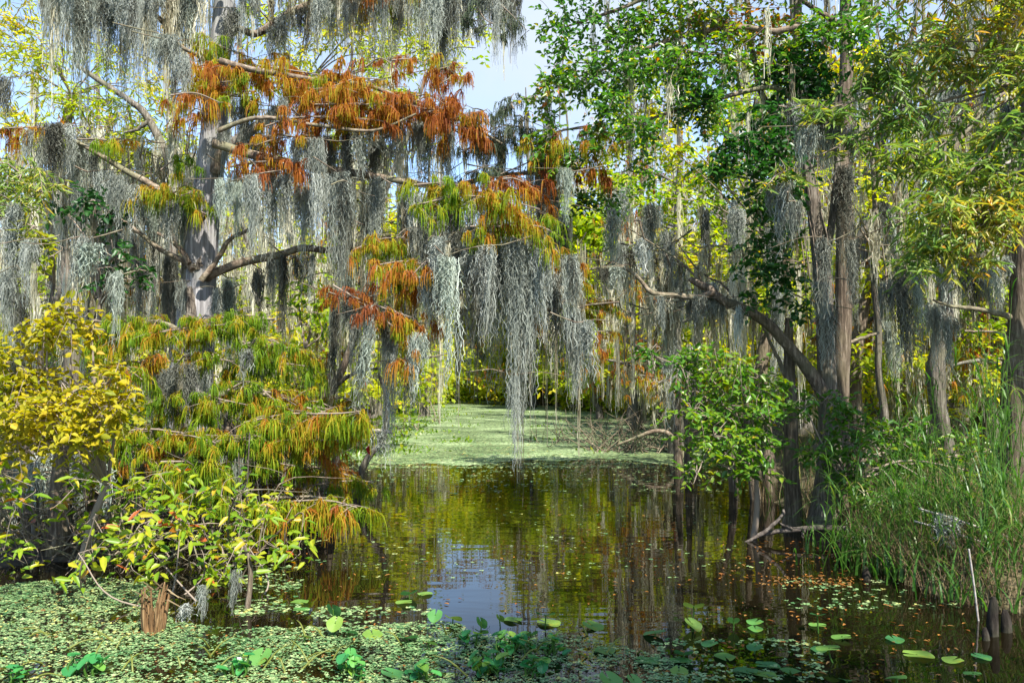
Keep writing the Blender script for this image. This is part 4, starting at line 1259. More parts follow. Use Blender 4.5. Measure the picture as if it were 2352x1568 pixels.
# yellow green hardwoods right behind the slanting limb
for lab, bx, by, bl in [("airy yellow green hardwood behind the slanting limb", 5.3, 16.5, [(1420, 330, 90, 60, 16), (1500, 260, 80, 60, 16.2), (1560, 350, 100, 70, 16.4), (1450, 450, 90, 70, 16), (1560, 470, 100, 60, 16.4), (1650, 420, 80, 70, 16.5), (1640, 540, 90, 60, 16.4), (1500, 160, 110, 60, 16), (1640, 250, 110, 70, 16.4), (1400, 240, 70, 50, 16), (1500, 560, 90, 50, 16), (1400, 560, 60, 50, 16), (1600, 620, 90, 40, 16.2), (1700, 600, 70, 50, 16.5)]),
                        ("golden green hardwood behind the straight brown trunk", 7.0, 16.0, [(1800, 250, 90, 70, 15.5), (1840, 400, 80, 70, 15.6), (1990, 450, 70, 80, 15.6), (2030, 640, 70, 50, 15.8), (1780, 700, 70, 50, 15.6), (2100, 700, 80, 50, 15.8), (2260, 680, 80, 50, 15.5), (2100, 330, 90, 80, 15.5, .8), (2260, 250, 90, 90, 15.5, .7), (1960, 150, 90, 80, 15.6, .8), (1850, 550, 60, 60, 15.8), (2240, 760, 80, 40, 15.5), (2000, 850, 60, 50, 15.8), (2290, 870, 70, 50, 15.5)])]:
    t = thing("yellow_hardwood", lab, "tree", (bx, by, 0))
    lf, tw, trk = MB(), MB(), MB()
    top = np.array([bx + .3, by, 4.6])
    blob_sprays(lf, tw, bl, 74, 8, .13, .07, .36, .45, .45, down=-.1, droop=.25, root=top, jit=.16, twig=.008)
    tube(trk, smooth_path([(bx, by, -.3), (bx - .2, by, 2), (bx + .1, by + .1, 3.6), top, (bx + .4, by, 7.5)], 24), np.linspace(.16, .05, 24), 10, .08)
    lf.build("crown", M["back"], t)
    tw.build("branches", M["twig"], t)
    trk.build("trunk", M["brown_bark"], t, smooth=True)
limb_twigs["cyp"].build("bare_twig_sprays", M["limb"], cyp)
limb_twigs["swamp"].build("bare_twig_sprays", M["limb"], rt)
print("moss clumps", n_moss)

# ------------------------------------------------------------------ bank grasses, reeds
def blades(mb, p, h, lean, wd, R, segs=5, arch=1.0):
    n = len(p)
    t = np.linspace(0, 1, segs)
    a = rng.uniform(0, 2 * math.pi, n)
    dirv = np.stack([np.cos(a), np.sin(a), 0 * a], -1)
    out = (lean * h)[:, None, None] * (t ** 1.8)[None, :, None] * dirv[:, None]
    z = h[:, None] * (t - arch * .45 * lean[:, None] * t ** 3)[:, :]
    pts_ = p[:, None] + out
    pts_[..., 2] += z
    side = np.stack([-np.sin(a), np.cos(a), 0 * a], -1)
    ribbons(mb, pts_, wd, side, R, .12)


def bank_pts(n, x0, x1, y0, y1):
    out = []
    while len(out) < n:
        x = rng.uniform(x0, x1, 4 * n)
        y = rng.uniform(y0, y1, 4 * n)
        ok = (h_right(x, y) > -.12)
        for a, b in zip(x[ok], y[ok]):
            out.append((a, b, max(-.02, float(h_right(a, b)) - .02)))
            if len(out) >= n:
                break
    return np.array(out)


gr = MB()
n = 1700
p = bank_pts(n, 3.8, 11, 7.2, 14)
clump = bump_noise(p, 2.2, 5)
h = rng.uniform(.2, .95, n) * (1 + .6 * clump)
blades(gr, p, h, rng.uniform(.2, 1.3, n), rng.uniform(.008, .02, n), np.clip(rng.normal(.42, .24, n) + .15 * clump, 0, 1))
n = 3500
p = bank_pts(n, 4.5, 26, 13, 40)
blades(gr, p, rng.uniform(.3, 1.0, n), rng.uniform(.1, .8, n), rng.uniform(.014, .03, n), np.clip(rng.normal(.6, .18, n), 0, 1), 4)
tag(gr.build("grass", M["grass"]), "tall green grass covering the bank", "grass", kind="stuff")
dg = MB()
n = 3000
p = bank_pts(n, 3.9, 8, 6.8, 9.2)
blades(dg, p, rng.uniform(.25, .75, n), rng.uniform(.3, 1.2, n), rng.uniform(.006, .011, n), np.clip(rng.normal(.5, .25, n), 0, 1))
n = 5200
p = bank_pts(n, 3.9, 11, 7.6, 14)
blades(dg, p, rng.uniform(.4, 1.0, n), rng.uniform(.2, .8, n), rng.uniform(.006, .011, n), np.clip(rng.normal(.5, .25, n), 0, 1))
tag(dg.build("dry_grass", M["dry"]), "brown dry grass at the foot of the bank", "dry grass", kind="stuff")
# arching reed clumps, each a plant of its own
RC = [(1985, 1300, 9.6, .95, "arching clump of bright green reeds over the fallen branch"), (2080, 1330, 9.0, .9, "green reed clump drooping below the two bare canes"), (2200, 1290, 9.0, 1.3, "tall pale green reeds around the bent mossy trunk"),
      (2330, 1230, 8.4, 1.7, "tallest reeds leaning across the stout brown trunk"), (2040, 1120, 11, 1.2, "upright reeds behind the fallen branch by the yellow green bush"), (2290, 1180, 9.6, 1.5, "reeds with broad blades in front of the bare side limbs"),
      (2130, 1260, 9.3, 1.0, "leafy reed clump between the arching clump and the bare canes"), (2250, 1350, 8.0, .9, "reed clump with brown tips right under the lower cane"), (2350, 1330, 7.7, 1.3, "reed clump at the frame edge above the rotting cypress knee"), (2120, 1130, 11.2, 1.3, "reeds before the thin crooked stem"), (2010, 1360, 8.9, .7, "short arching reeds dipping into the pool by the black knee"), (2120, 1385, 8.1, .75, "short bright reeds over brown straw at the waterline"), (2260, 1400, 7.4, .7, "low reeds behind the rotting cypress knee")]
for x, y, d, hh, lab in RC:
    q = P(x, y, d)
    q[2] = max(0.0, float(h_right(q[0], q[1])))
    mb = MB()
    n = 60
    pp = q + rng.normal(size=(n, 3)) * np.array([.28, .22, 0])
    blades(mb, pp, hh * rng.uniform(.3, .95, n), rng.uniform(.2, 1.1, n), rng.uniform(.016, .034, n), np.clip(rng.normal(.38, .18, n), 0, 1), 7, 1.35)
    for k in range(9):  # leafy culms
        s0 = q + np.array([rng.normal() * .2, rng.normal() * .2, 0])
        e = s0 + np.array([rng.normal() * .25, rng.normal() * .2, hh * rng.uniform(1.0, 1.5)])
        cp = smooth_path([s0, (s0 + e) / 2 + rng.normal(size=3) * .05, e], 8)
        tube(mb, cp, np.linspace(.007, .003, 8), 4, r=.55)
        m = 7
        blades(mb, cp[rng.integers(2, 8, m)], rng.uniform(.25, .5, m), rng.uniform(.8, 1.5, m), np.full(m, .018), np.clip(rng.normal(.42, .15, m), 0, 1), 6, 1.5)
    tag(mb.build("reed_clump", M["grass"], origin=q), lab, "reeds", "reed clumps on the bank")

# ------------------------------------------------------------------ fallen wood
t = thing("fallen_branch", "weathered forked branch lying on the water below the forked trunk", "branch", W(1800, 1240))
limb(t, [(2010, 1216), (1936, 1214), (1858, 1212), (1790, 1216), (1742, 1228), (1715, 1242), (1690, 1256)], 10.3, 18, 5, "drift", "stem", .18)
limb(t, [(1742, 1228), (1765, 1212), (1787, 1194), (1800, 1175), (1807, 1160)], 10.2, 11, 5, "drift", "fork")
limb(t, [(1820, 1214), (1800, 1205), (1782, 1200)], 10.25, 7, 3, "drift", "twig")
limb(t, [(1846, 1214), (1842, 1230), (1838, 1242)], 10.2, 8, 5, "drift", "twig")
for pl, wd, lab in [([(2110, 1167), (2180, 1188), (2260, 1214), (2352, 1243), (2430, 1262)], 7, "upper bare silvery cane slanting across the reeds"), ([(2100, 1196), (2170, 1216), (2260, 1246), (2352, 1272), (2430, 1300)], 7, "lower bare silvery cane slanting across the reeds")]:
    path = pxpath(pl, 8.0, 20)
    mb = MB()
    tube(mb, path, np.linspace(wd * .3, wd * .6, 20) * 8 / F, 6, .1)
    tag(mb.build("bare_cane", M["dead"], origin=path[0]), lab, "cane")
moss_px([(2165, 1185, 1250, 26), (2185, 1192, 1270, 22), (2150, 1178, 1230, 16)], 8.0, "wispy white moss tuft caught on the slanting canes", "moss on the canes", .02)
moss_px([(2232, 1230, 1340, 12)], 8.0, "thin moss thread trailing from the lower cane", "moss thread on cane", .02)
mb = MB()
path = pxpath([(2225, 1260), (2238, 1350), (2247, 1425)], 6.9, 10)
tube(mb, path, .008, 6, .1)
tag(mb.build("grey_stick", M["dead"], origin=path[-1]), "thin grey stick standing upright in the water before the bank", "stick")
for x, y0, y1, d, w, lab in [(2282, 1370, 1470, 6.5, 26, "taller rotting cypress knee with pale broken tip"), (2262, 1440, 1480, 6.4, 18, "short black cypress knee before the rotting one"), (2308, 1400, 1475, 6.6, 22, "dark cypress knee close behind the rotting one"), (1988, 1300, 1345, 8.3, 18, "small black cypress knee beside orange leaves"), (1925, 1240, 1300, 9.4, 18, "black cypress knee under the fallen branch"), (1938, 1250, 1300, 9.2, 20, "broad wet cypress knee under the fallen branch")]:
    a, b = P(x, y0, d), P(x + 2, y1, d)
    b[2] = -.2
    mb = MB()
    pth = smooth_path([b, (a + b) / 2 + rng.normal(size=3) * .01, a], 12)
    tube(mb, pth, np.array([1.5, 1.35, 1.2, 1.1, 1.02, 1, .98, .95, .9, .82, .65, .35]) * w * .5 * d / F, 12, .15, flute=.1, nflute=5)
    tag(mb.build("cypress_knee", M["wet_wood"], origin=(b[0], b[1], 0), smooth=True), lab, "cypress knee", "cypress knees")

# torn palm stump
q = W(355, 1450)
t = thing("torn_stump", "torn straw brown plant stump with splayed fibres standing in the floating mat", "stump", q)
mb = MB()
for k in range(22):
    a = rng.uniform(0, 2 * math.pi)
    r = .05 * math.sqrt(rng.random())
    s0 = q + np.array([r * math.cos(a), r * math.sin(a), -.05])
    e = s0 + np.array([math.cos(a) * r * 1.3 + rng.normal() * .02, math.sin(a) * r * 1.1 + rng.normal() * .015, rng.uniform(.20, .43)])
    tube(mb, smooth_path([s0, (s0 + e) / 2 + rng.normal(size=3) * .008, e], 7), np.linspace(rng.uniform(.018, .032), .006, 7), 7, .35)
mb.build("stalk", M["straw"], t, smooth=True)
mb = MB()
for k in range(14):
    s0 = q + np.array([rng.normal() * .04, rng.normal() * .04, rng.uniform(.22, .4)])
    az = rng.uniform(0, 2 * math.pi)
    l = rng.uniform(.12, .34)
    pp = np.stack([s0, s0 + np.array([math.cos(az) * l * .5, math.sin(az) * l * .3, .05]), s0 + np.array([math.cos(az) * l, math.sin(az) * l * .5, rng.uniform(-.06, .06)])])
    ribbons(mb, pp[None], np.array([.022]), unit(np.array([[-math.sin(az), math.cos(az), .3]])), np.array([rng.random()]), .3)
mb.build("fibres", M["dry"], t)
moss_px([(425, 1385, 1440, 22), (468, 1345, 1430, 12), (540, 1290, 1390, 16)], 6.9, "white wisp of moss on low twigs beside the torn stump", "moss by the torn stump", .05)

# dead brush beside the channel
for lab, cx0, n, d in [("tangled brown brush pile at the duckweed edge below the slanting limb", 1450, 110, 24.0), ("sparse bare twigs sticking out of the duckweed nearer the channel middle", 1300, 30, 27.0)]:
    q = P(cx0, 1000, d)
    q[2] = 0
    mb = MB()
    for k in range(n):
        s0 = q + np.array([rng.uniform(-1.2, 1.6), rng.uniform(-1, 1), -.05])
        e = s0 + np.array([rng.normal() * .6, rng.normal() * .5, rng.uniform(.15, 1.0)])
        e2 = e + np.array([rng.normal() * .45, rng.normal() * .3, rng.uniform(-.25, .6)])
        tube(mb, smooth_path([s0, e, e2], 10), np.linspace(rng.uniform(.008, .022), .004, 10), 4)
    tag(mb.build("brush_pile" if n > 60 else "bare_twigs", M["limb"], origin=q), lab, "brush")
q = P(1500, 1015, 21.5)
q[2] = 0
path = pxpath([(1568, 1050), (1560, 1030), (1535, 995), (1500, 990), (1460, 1005), (1420, 1020)], 21.5, 16)
mb = MB()
tube(mb, path, np.linspace(.09, .03, 16), 7, .12)
tag(mb.build("arched_branch", M["limb"], origin=q, smooth=True), "dark arched dead branch dipping into the duckweed by the brush", "branch")
# dark tangle along the near mud bank
q = np.array([-5.0, 9.6, 0])
mb = MB()
for k in range(520):
    s0 = np.array([rng.uniform(-8.5, -2.9), rng.uniform(8.8, 12.6), -.05])
    e = s0 + np.array([rng.normal() * .5, rng.normal() * .4, rng.uniform(.2, 1.0)])
    e2 = e + np.array([rng.normal() * .5, rng.normal() * .3, rng.uniform(-.5, .4)])
    tube(mb, smooth_path([s0, e, e2], 9), np.linspace(rng.uniform(.006, .018), .003, 9), 4)
tag(mb.build("root_tangle", M["limb"], origin=q), "dark tangle of roots and bare twigs under the yellow bush", "brush")
# stems standing in water right
for k, (x, y, d, w, hh, lab) in enumerate([(1688, 1130, 15, 16, 1.7, "dark stem standing in water behind the glossy bush"), (1580, 1040, 19, 14, 2.4, "slim dark stem in water at the duckweed edge"), (1560, 1045, 20, 16, 2.0, "thicker dark stem in water at the duckweed edge"), (1740, 1140, 14, 18, 2.0, "dark buttressed stem in water near the leaning tree"), (1770, 1120, 15, 12, 2.2, "slender leaning stem in water near the leaning tree"),
      (130, 1310, 9.4, 40, 1.5, "thick dark stem rising from the water under the yellow bush"), (60, 1300, 9.8, 28, 1.9, "dark stem in water at the frame edge under the yellow bush"), (215, 1290, 10, 24, 1.3, "short dark stem in water between bush and cypress"), (290, 1280, 10.4, 34, 1.4, "dark fluted stem beside the cypress base"), (480, 1260, 10.8, 40, 1.3, "dark stem in water on the pool side of the cypress base"),
      (560, 1400, 7.2, 11, .55, "mossy grey stem standing in the mat edge by the lime shrub"), (590, 1180, 12.6, 26, 1.6, "brown stem under the lowest lime bough"), (650, 1170, 13, 20, 1.8, "slim brown stem under the lowest lime bough"), (690, 1150, 14, 24, 1.6, "dark stem in water beyond the lowest lime bough"), (740, 1120, 15.5, 22, 2.0, "thin dark stem in water near the channel mouth"), (780, 1115, 16, 16, 2.2, "spindly dark stem in water at the channel mouth"), (540, 1210, 11.6, 30, 1.6, "dark stem close against the cypress base"), (20, 1250, 11, 30, 2.2, "tall dark stem behind the yellow bush")]):
    q = P(x, y, d)
    q[2] = 0
    mb = MB()
    e = q + np.array([rng.normal() * .2, .1, hh])
    tube(mb, smooth_path([q + [0, 0, -.3], (q + e) / 2 + rng.normal(size=3) * .04, e], 14), np.linspace(1.5, .6, 14) * w * .5 * d / F, 8, .1, flute=.06)
    tag(mb.build("drowned_stem", M["brown_bark"], origin=q, smooth=True), lab, "stem")
# loose thicket of separate thin stems in the water under the lowest boughs
q = W(620, 1190)
t = thing("waterside_thicket", "thicket of thin dark stems standing in water below the lowest lime cypress boughs", "shrub", q)
mb, lf = MB(), MB()
for k in range(190):
    d = rng.uniform(9.3, 15)
    px = rng.uniform(455, 640 + (d - 9.3) * 26)
    s0 = P(px, 880 + EYE * F / d, d)
    s0[2] = -.15
    h = rng.uniform(.3, 1.7)
    e = s0 + np.array([rng.normal() * .18, rng.normal() * .15, h])
    m = (s0 + e) / 2 + rng.normal(size=3) * .06
    r = rng.uniform(.005, .02)
    tube(mb, smooth_path([s0, m, e], 8), np.linspace(r, r * .35, 8), 5, .15)
    for j in range(int(rng.integers(0, 3))):
        f = m + (e - m) * rng.random()
        g = f + np.array([rng.normal() * .22, rng.normal() * .15, rng.uniform(-.3, .25)])
        tube(mb, smooth_path([f, (f + g) / 2 + [0, 0, .05], g], 6), np.linspace(r * .45, .002, 6), 4)
        if rng.random() < .5:
            n = int(rng.integers(3, 8))
            leaves(lf, g + rng.normal(size=(n, 3)) * .06, rand_dir(n, -.8, .3), rand_dir(n) + np.array([0, -.4, .8]), rng.uniform(.05, .11, n), rng.uniform(.025, .045, n), np.clip(rng.normal(.5, .3, n), 0, 1))
mb.build("branches", M["drift"], t)
lf.build("foliage", M["bigleaf"], t)
# log stub and red leaf low over the channel mouth
path = pxpath([(810, 985), (850, 988), (900, 992)], 12.5, 8)
mb = MB()
tube(mb, path, np.linspace(.05, .03, 8), 8, .2)
tag(mb.build("broken_limb", M["dead"], origin=path[0]), "short grey broken limb with moss at the channel mouth", "branch")
path = pxpath([(815, 1130), (840, 1060), (880, 1000), (890, 940), (885, 900), (870, 860)], 14.5, 20)
mb = MB()
tube(mb, path, np.linspace(.075, .03, 20), 10, .2)
tag(mb.build("dead_snag", M["grey_bark"], origin=path[0], smooth=True), "curved grey snag leaning beside the channel mouth", "snag")
mb = MB()
c = P(846, 1022, 11)
leaves(mb, np.array([c, c + [.03, 0, .02]]), np.array([[.1, 0, -1], [-.4, 0, -1.0]]), np.array([[0, -1, 0.1], [.2, -1, .1]]), np.array([.13, .11]), np.array([.07, .06]), np.array([.3, .7]))
tube(mb, np.array([c, c + [.02, 0, .3], c + [.0, .1, .6], c + [-.1, .2, .9]]), .003, 4, r=.9)
tag(mb.build("red_leaf", M["red"], origin=c), "single dark red leaf dangling over the channel mouth", "leaf")

# low green plants on the channel's edge
for k, (x, y, d, rx, ry, lab) in enumerate([(930, 960, 30, 60, 25, "bright green marsh plants edging the channel below moss columns"), (1000, 905, 42, 50, 40, "yellow green shrub overhanging the far channel"), (960, 850, 34, 60, 40, "bushy yellow green shrub above the channel edge"), (880, 990, 24, 40, 20, "low green weeds at the channel mouth"), (1010, 830, 40, 50, 30, "golden shrub over the far duckweed")]):
    q = P(x, y, d)
    q[2] = 0
    lf, tw = MB(), MB()
    t = thing("marsh_shrub", lab, "shrub", q, "shrubs edging the channel")
    blob_sprays(lf, tw, [(x, y, rx, ry, d), (x - rx, y + 15, rx * .7, ry * .8, d + 1)], 90, 8, .22, .11, .35, .25, .6, fine=False, root=q)
    lf.build("foliage", M["back"], t)
    tw.build("branches", M["twig"], t)

# green mid-distance leaves behind the bare limb
q = P(700, 1000, 15)
q[2] = 0
t = thing("understorey_tree", "young tree with fresh green leaves behind the dark moss column", "tree", q)
lf, tw = MB(), MB()
blob_sprays(lf, tw, [(690, 670, 55, 30, 15), (730, 720, 50, 35, 15), (650, 700, 40, 30, 15, .7), (720, 640, 40, 25, 15, .7)], 60, 7, .15, .07, .25, .2, .4, root=P(700, 800, 15))
trk = MB()
tube(trk, smooth_path([q + [0, 0, -.2], P(715, 900, 15), P(700, 800, 15)], 10), np.linspace(.07, .03, 10), 7)
lf.build("foliage", M["back"], t)
tw.build("branches", M["twig"], t)
trk.build("trunk", M["grey_bark"], t, smooth=True)
q = P(765, 1010, 14.5)
q[2] = 0
t = thing("forked_snag", "forked mossy dark stem leaning behind the low lime boughs", "tree", q)
limb(t, [(730, 1050), (745, 960), (760, 900), (790, 840), (820, 760), (840, 690)], 14.5, 26, 12, "brown_bark", "trunk")
limb(t, [(752, 930), (780, 880), (830, 850), (870, 845)], 14.5, 12, 5, "brown_bark")

# ------------------------------------------------------------------ yellow green willow foliage high on the left, behind
for x0, lab, bl in [(-9.5, "sparse yellow willow against blue sky behind the moss streamers", [(40, 60, 70, 60, 16), (150, 230, 90, 50, 16), (250, 240, 60, 40, 15.5), (60, 170, 60, 50, 16, .5), (340, 190, 50, 60, 16, .8), (200, 330, 110, 40, 16), (330, 300, 80, 50, 16), (110, 330, 80, 40, 16, .8), (380, 240, 40, 60, 16, .6), (300, 360, 90, 40, 16), (60, -60, 140, 60, 16), (80, 120, 90, 50, 16), (250, 130, 90, 60, 16.4, .7), (30, 260, 60, 40, 16), (400, 330, 60, 60, 16.2)]),
                    (-6.7, "yellow green willow filling the sky behind the rust boughs", [(620, 60, 60, 60, 16), (700, 110, 50, 50, 16, .8), (780, 60, 70, 60, 16), (900, 60, 70, 60, 16), (860, 120, 60, 40, 16, .8), (980, 110, 60, 50, 16), (1040, 90, 40, 50, 16, .7), (560, 30, 40, 40, 16), (720, 0, 80, 50, 16), (940, 20, 90, 50, 16, .8), (1030, 150, 50, 40, 16, .7), (660, 180, 120, 50, 16, .7), (900, 200, 120, 50, 16, .6)])]:
    t = thing("tall_willow", lab, "tree", (x0, 17, 0))
    lf, tw, trk = MB(), MB(), MB()
    top = np.array([x0 + (.3 if x0 < -8 else 2.2), 16.5, 8.0])
    blob_sprays(lf, tw, bl, 100, 10, .16, .035, .50, .3, .5, droop=.35, root=top, jit=.15, twig=.008)
    tube(trk, smooth_path([(x0, 17, -.3), (x0 + .2, 17, 3), (x0 - .1, 16.8, 6), top], 24), np.linspace(.2, .09, 24), 10, .08)
    lf.build("crown", M["back"], t)
    tw.build("branches", M["twig"], t)
    trk.build("trunk", M["grey_bark"], t, smooth=True)
t = thing("mossy_branch_tree", "greenish lichen covered leaning trunk behind the slanting cypress limb", "tree", P(400, 1100, 15.5) * [1, 1, 0])
limb(t, [(410, 1130), (405, 900), (395, 600), (400, 420), (385, 360), (352, 290), (330, 255), (300, 230), (240, 190), (180, 150)], 15.5, 30, 10, "grey_bark", "trunk", n=40)
limb(t, [(345, 275), (320, 300), (290, 310)], 15.5, 12, 5, "grey_bark")

# ------------------------------------------------------------------ floating plants
def inside(poly, x, y):
    poly = np.asarray(poly, float)
    c = np.zeros(len(x), bool)
    j = len(poly) - 1
    for i in range(len(poly)):
        xi, yi = poly[i]
        xj, yj = poly[j]
        m = ((yi > y) != (yj > y)) & (x < (xj - xi) * (y - yi) / (yj - yi + 1e-12) + xi)
        c ^= m
        j = i
    return c


def Wn(px, py):
    v = (CY - py) / F
    z0 = ST + v * CT
    t_ = -EYE / z0
    return (px - CX) / F * t_, (CT - v * ST) * t_


def rosettes(mb, x, y, r, k=5, tilt=.3, low=0.0):
    """small floating plants: k leaflets round each point"""
    n = len(x)
    a = rng.uniform(0, 2 * math.pi, (n, 1)) + np.linspace(0, 2 * math.pi, k, endpoint=False)[None] + rng.normal(size=(n, k)) * .3
    d_ = np.stack([np.cos(a), np.sin(a), rng.uniform(0.0, tilt, (n, k))], -1).reshape(-1, 3)
    p_ = np.repeat(np.stack([x, y, np.full(n, .005) + rng.uniform(0, .012, n)], -1), k, 0)
    rr = np.repeat(r, k) * rng.uniform(.7, 1.2, n * k)
    R = np.clip(np.repeat(rng.normal(.48, .2, n) + .18 * bump_noise(np.stack([x, y, 0 * x], -1), 1.9, 8) + .16 * bump_noise(np.stack([x, y, 0 * x], -1), 9, 3), k) + rng.normal(size=n * k) * .07, 0, 1)
    R = np.clip(R - low, 0, 1)
    R = np.where(np.repeat(rng.random(n) < .025, k), 1.0, np.minimum(R, .93))
    leaves(mb, p_, d_, np.broadcast_to([0, 0, 1.0], p_.shape) + rng.normal(size=p_.shape) * .15, rr, rr * .8, R, False)


fg = [(-900, 1345), (0, 1345), (200, 1325), (330, 1335), (370, 1360), (390, 1420), (470, 1440), (700, 1445), (830, 1440), (930, 1430), (1000, 1425), (1060, 1435), (1080, 1455), (1180, 1460), (1280, 1448), (1400, 1478), (1480, 1500), (1560, 1520), (1600, 1545), (1610, 1590), (1640, 1800), (-900, 1800)]
poly = [Wn(*q) for q in fg]
mat_ = MB()
n = 120000
x = rng.uniform(-9, 2.2, n)
y = rng.uniform(4.0, 8.6, n)
ok = inside(poly, x, y)
x, y = x[ok], y[ok]
dens = bump_noise(np.stack([x, y, 0 * x], -1), 2.6, 2) * .5 + bump_noise(np.stack([x, y, 0 * x], -1), 7, 4) * .5
ok = rng.random(len(x)) < np.clip(.80 + dens * 1.1 - np.clip((x + .3) * .2, 0, .3), .12, 1)
x, y = x[ok], y[ok]
un = rng.random(len(x)) < .4
rosettes(mat_, x[un] + .02, y[un] - .02, rng.uniform(.012, .022, un.sum()), 3, .05, .25)
big = rng.random(len(x)) ** 5
rosettes(mat_, x, y, .009 + .020 * big, 4)
# loose flecks over the open water and near the far edge
for n, px0, px1, py0, py1, pw in [(2600, 600, 1650, 1056, 1130, 1.6), (900, 560, 1750, 1060, 1330, 1.2), (500, 600, 760, 1090, 1250, 1), (700, 560, 1000, 1395, 1450, 1), (500, 540, 690, 1300, 1420, 1), (500, 1500, 1900, 1470, 1568, 1), (300, 1800, 2200, 1330, 1400, 1), (9000, 560, 1700, 985, 1075, .6)]:
    px = rng.uniform(px0, px1, n)
    py = py0 + (py1 - py0) * rng.random(n) ** pw
    x, y = Wn(px, py)
    cl = bump_noise(np.stack([x, y, 0 * x], -1), 3.5, 9)
    ok = rng.random(n) < np.clip(.35 + cl, .05, 1)
    rosettes(mat_, x[ok], y[ok], rng.uniform(.018, .04, ok.sum()) * (1 + np.clip(y[ok] - 10, 0, 20) * .06), 3, .1)
tag(mat_.build("water_lettuce", M["mat"]), "carpet of small pale green floating plants on the near water", "floating plants", kind="stuff")

wd = MB()
n = 16000
y = 21 + 45 * rng.random(n) ** 1.6
x = AX * y + rng.uniform(-7, 9, n)
pch = bump_noise(np.stack([x, y * .5, 0 * x], -1), 1.3, 6) + np.clip((AX * y - 1.5 - x) * .25, -.4, .8)
ok = rng.random(n) < np.clip(pch - .05, 0, 1)
x, y = x[ok], y[ok]
k_ = len(x)
leaves(wd, np.stack([x, y, np.full(k_, .01)], -1), unit(rng.normal(size=(k_, 3)) + [0, 0, 1.2]), rand_dir(k_), rng.uniform(.06, .22, k_), rng.uniform(.04, .10, k_), np.clip(rng.normal(.3, .2, k_), 0, 1), False)
tag(wd.build("marsh_weeds", M["bigleaf"]), "low green weeds sprouting through the far duckweed", "weeds", kind="stuff")

fl = MB()
for n, px0, px1, py0, py1 in [(150, 1500, 2250, 1300, 1568), (150, 1650, 2000, 1240, 1345), (120, 1770, 1960, 1326, 1348), (110, 700, 1500, 1150, 1440), (36, 0, 1000, 1400, 1568)]:
    px, py = rng.uniform(px0, px1, n), rng.uniform(py0, py1, n)
    x, y = Wn(px, py)
    p_ = np.stack([x, y, np.full(n, .008) + rng.uniform(0, .01, n)], -1)
    d_ = rand_dir(n, -.02, .12)
    leaves(fl, p_, d_, np.broadcast_to([0, 0, 1.0], p_.shape) + rng.normal(size=p_.shape) * .12, rng.uniform(.025, .07, n), rng.uniform(.012, .026, n), rng.random(n))
tag(fl.build("fallen_leaves", M["fallen"]), "orange fallen leaves floating on the dark water", "leaves", kind="stuff")


# lily pads
def pad_mesh(mb, c, r, tilt, az, fold, notch=.17):
    nr, na = 4, 22
    a = np.linspace(notch, 2 * math.pi - notch, na)
    rr = np.linspace(.06, 1, nr)
    prof = 1 + .12 * np.cos(a) * -1 + .03 * np.sin(5 * a)
    X = rr[:, None] * prof[None] * np.cos(a)[None] * r
    Y = rr[:, None] * prof[None] * np.sin(a)[None] * r * .85
    Z = fold * np.abs(Y) ** 1.2 * 1.4 + .05 * r * np.sin(3 * a + az)[None] * rr[:, None] ** 2
    V = np.stack([X, Y, Z], -1).reshape(-1, 3)
    ct, st_ = math.cos(tilt), math.sin(tilt)
    V = np.stack([V[:, 0] * ct - V[:, 2] * st_, V[:, 1], V[:, 0] * st_ + V[:, 2] * ct], -1)
    ca, sa = math.cos(az), math.sin(az)
    V = np.stack([V[:, 0] * ca - V[:, 1] * sa, V[:, 0] * sa + V[:, 1] * ca, V[:, 2]], -1) + c
    i = np.arange(nr - 1)[:, None] * na
    j = np.arange(na - 1)[None]
    mb.add(V, np.stack([i + j, i + j + 1, i + na + j + 1, i + na + j], -1).reshape(-1, 4))


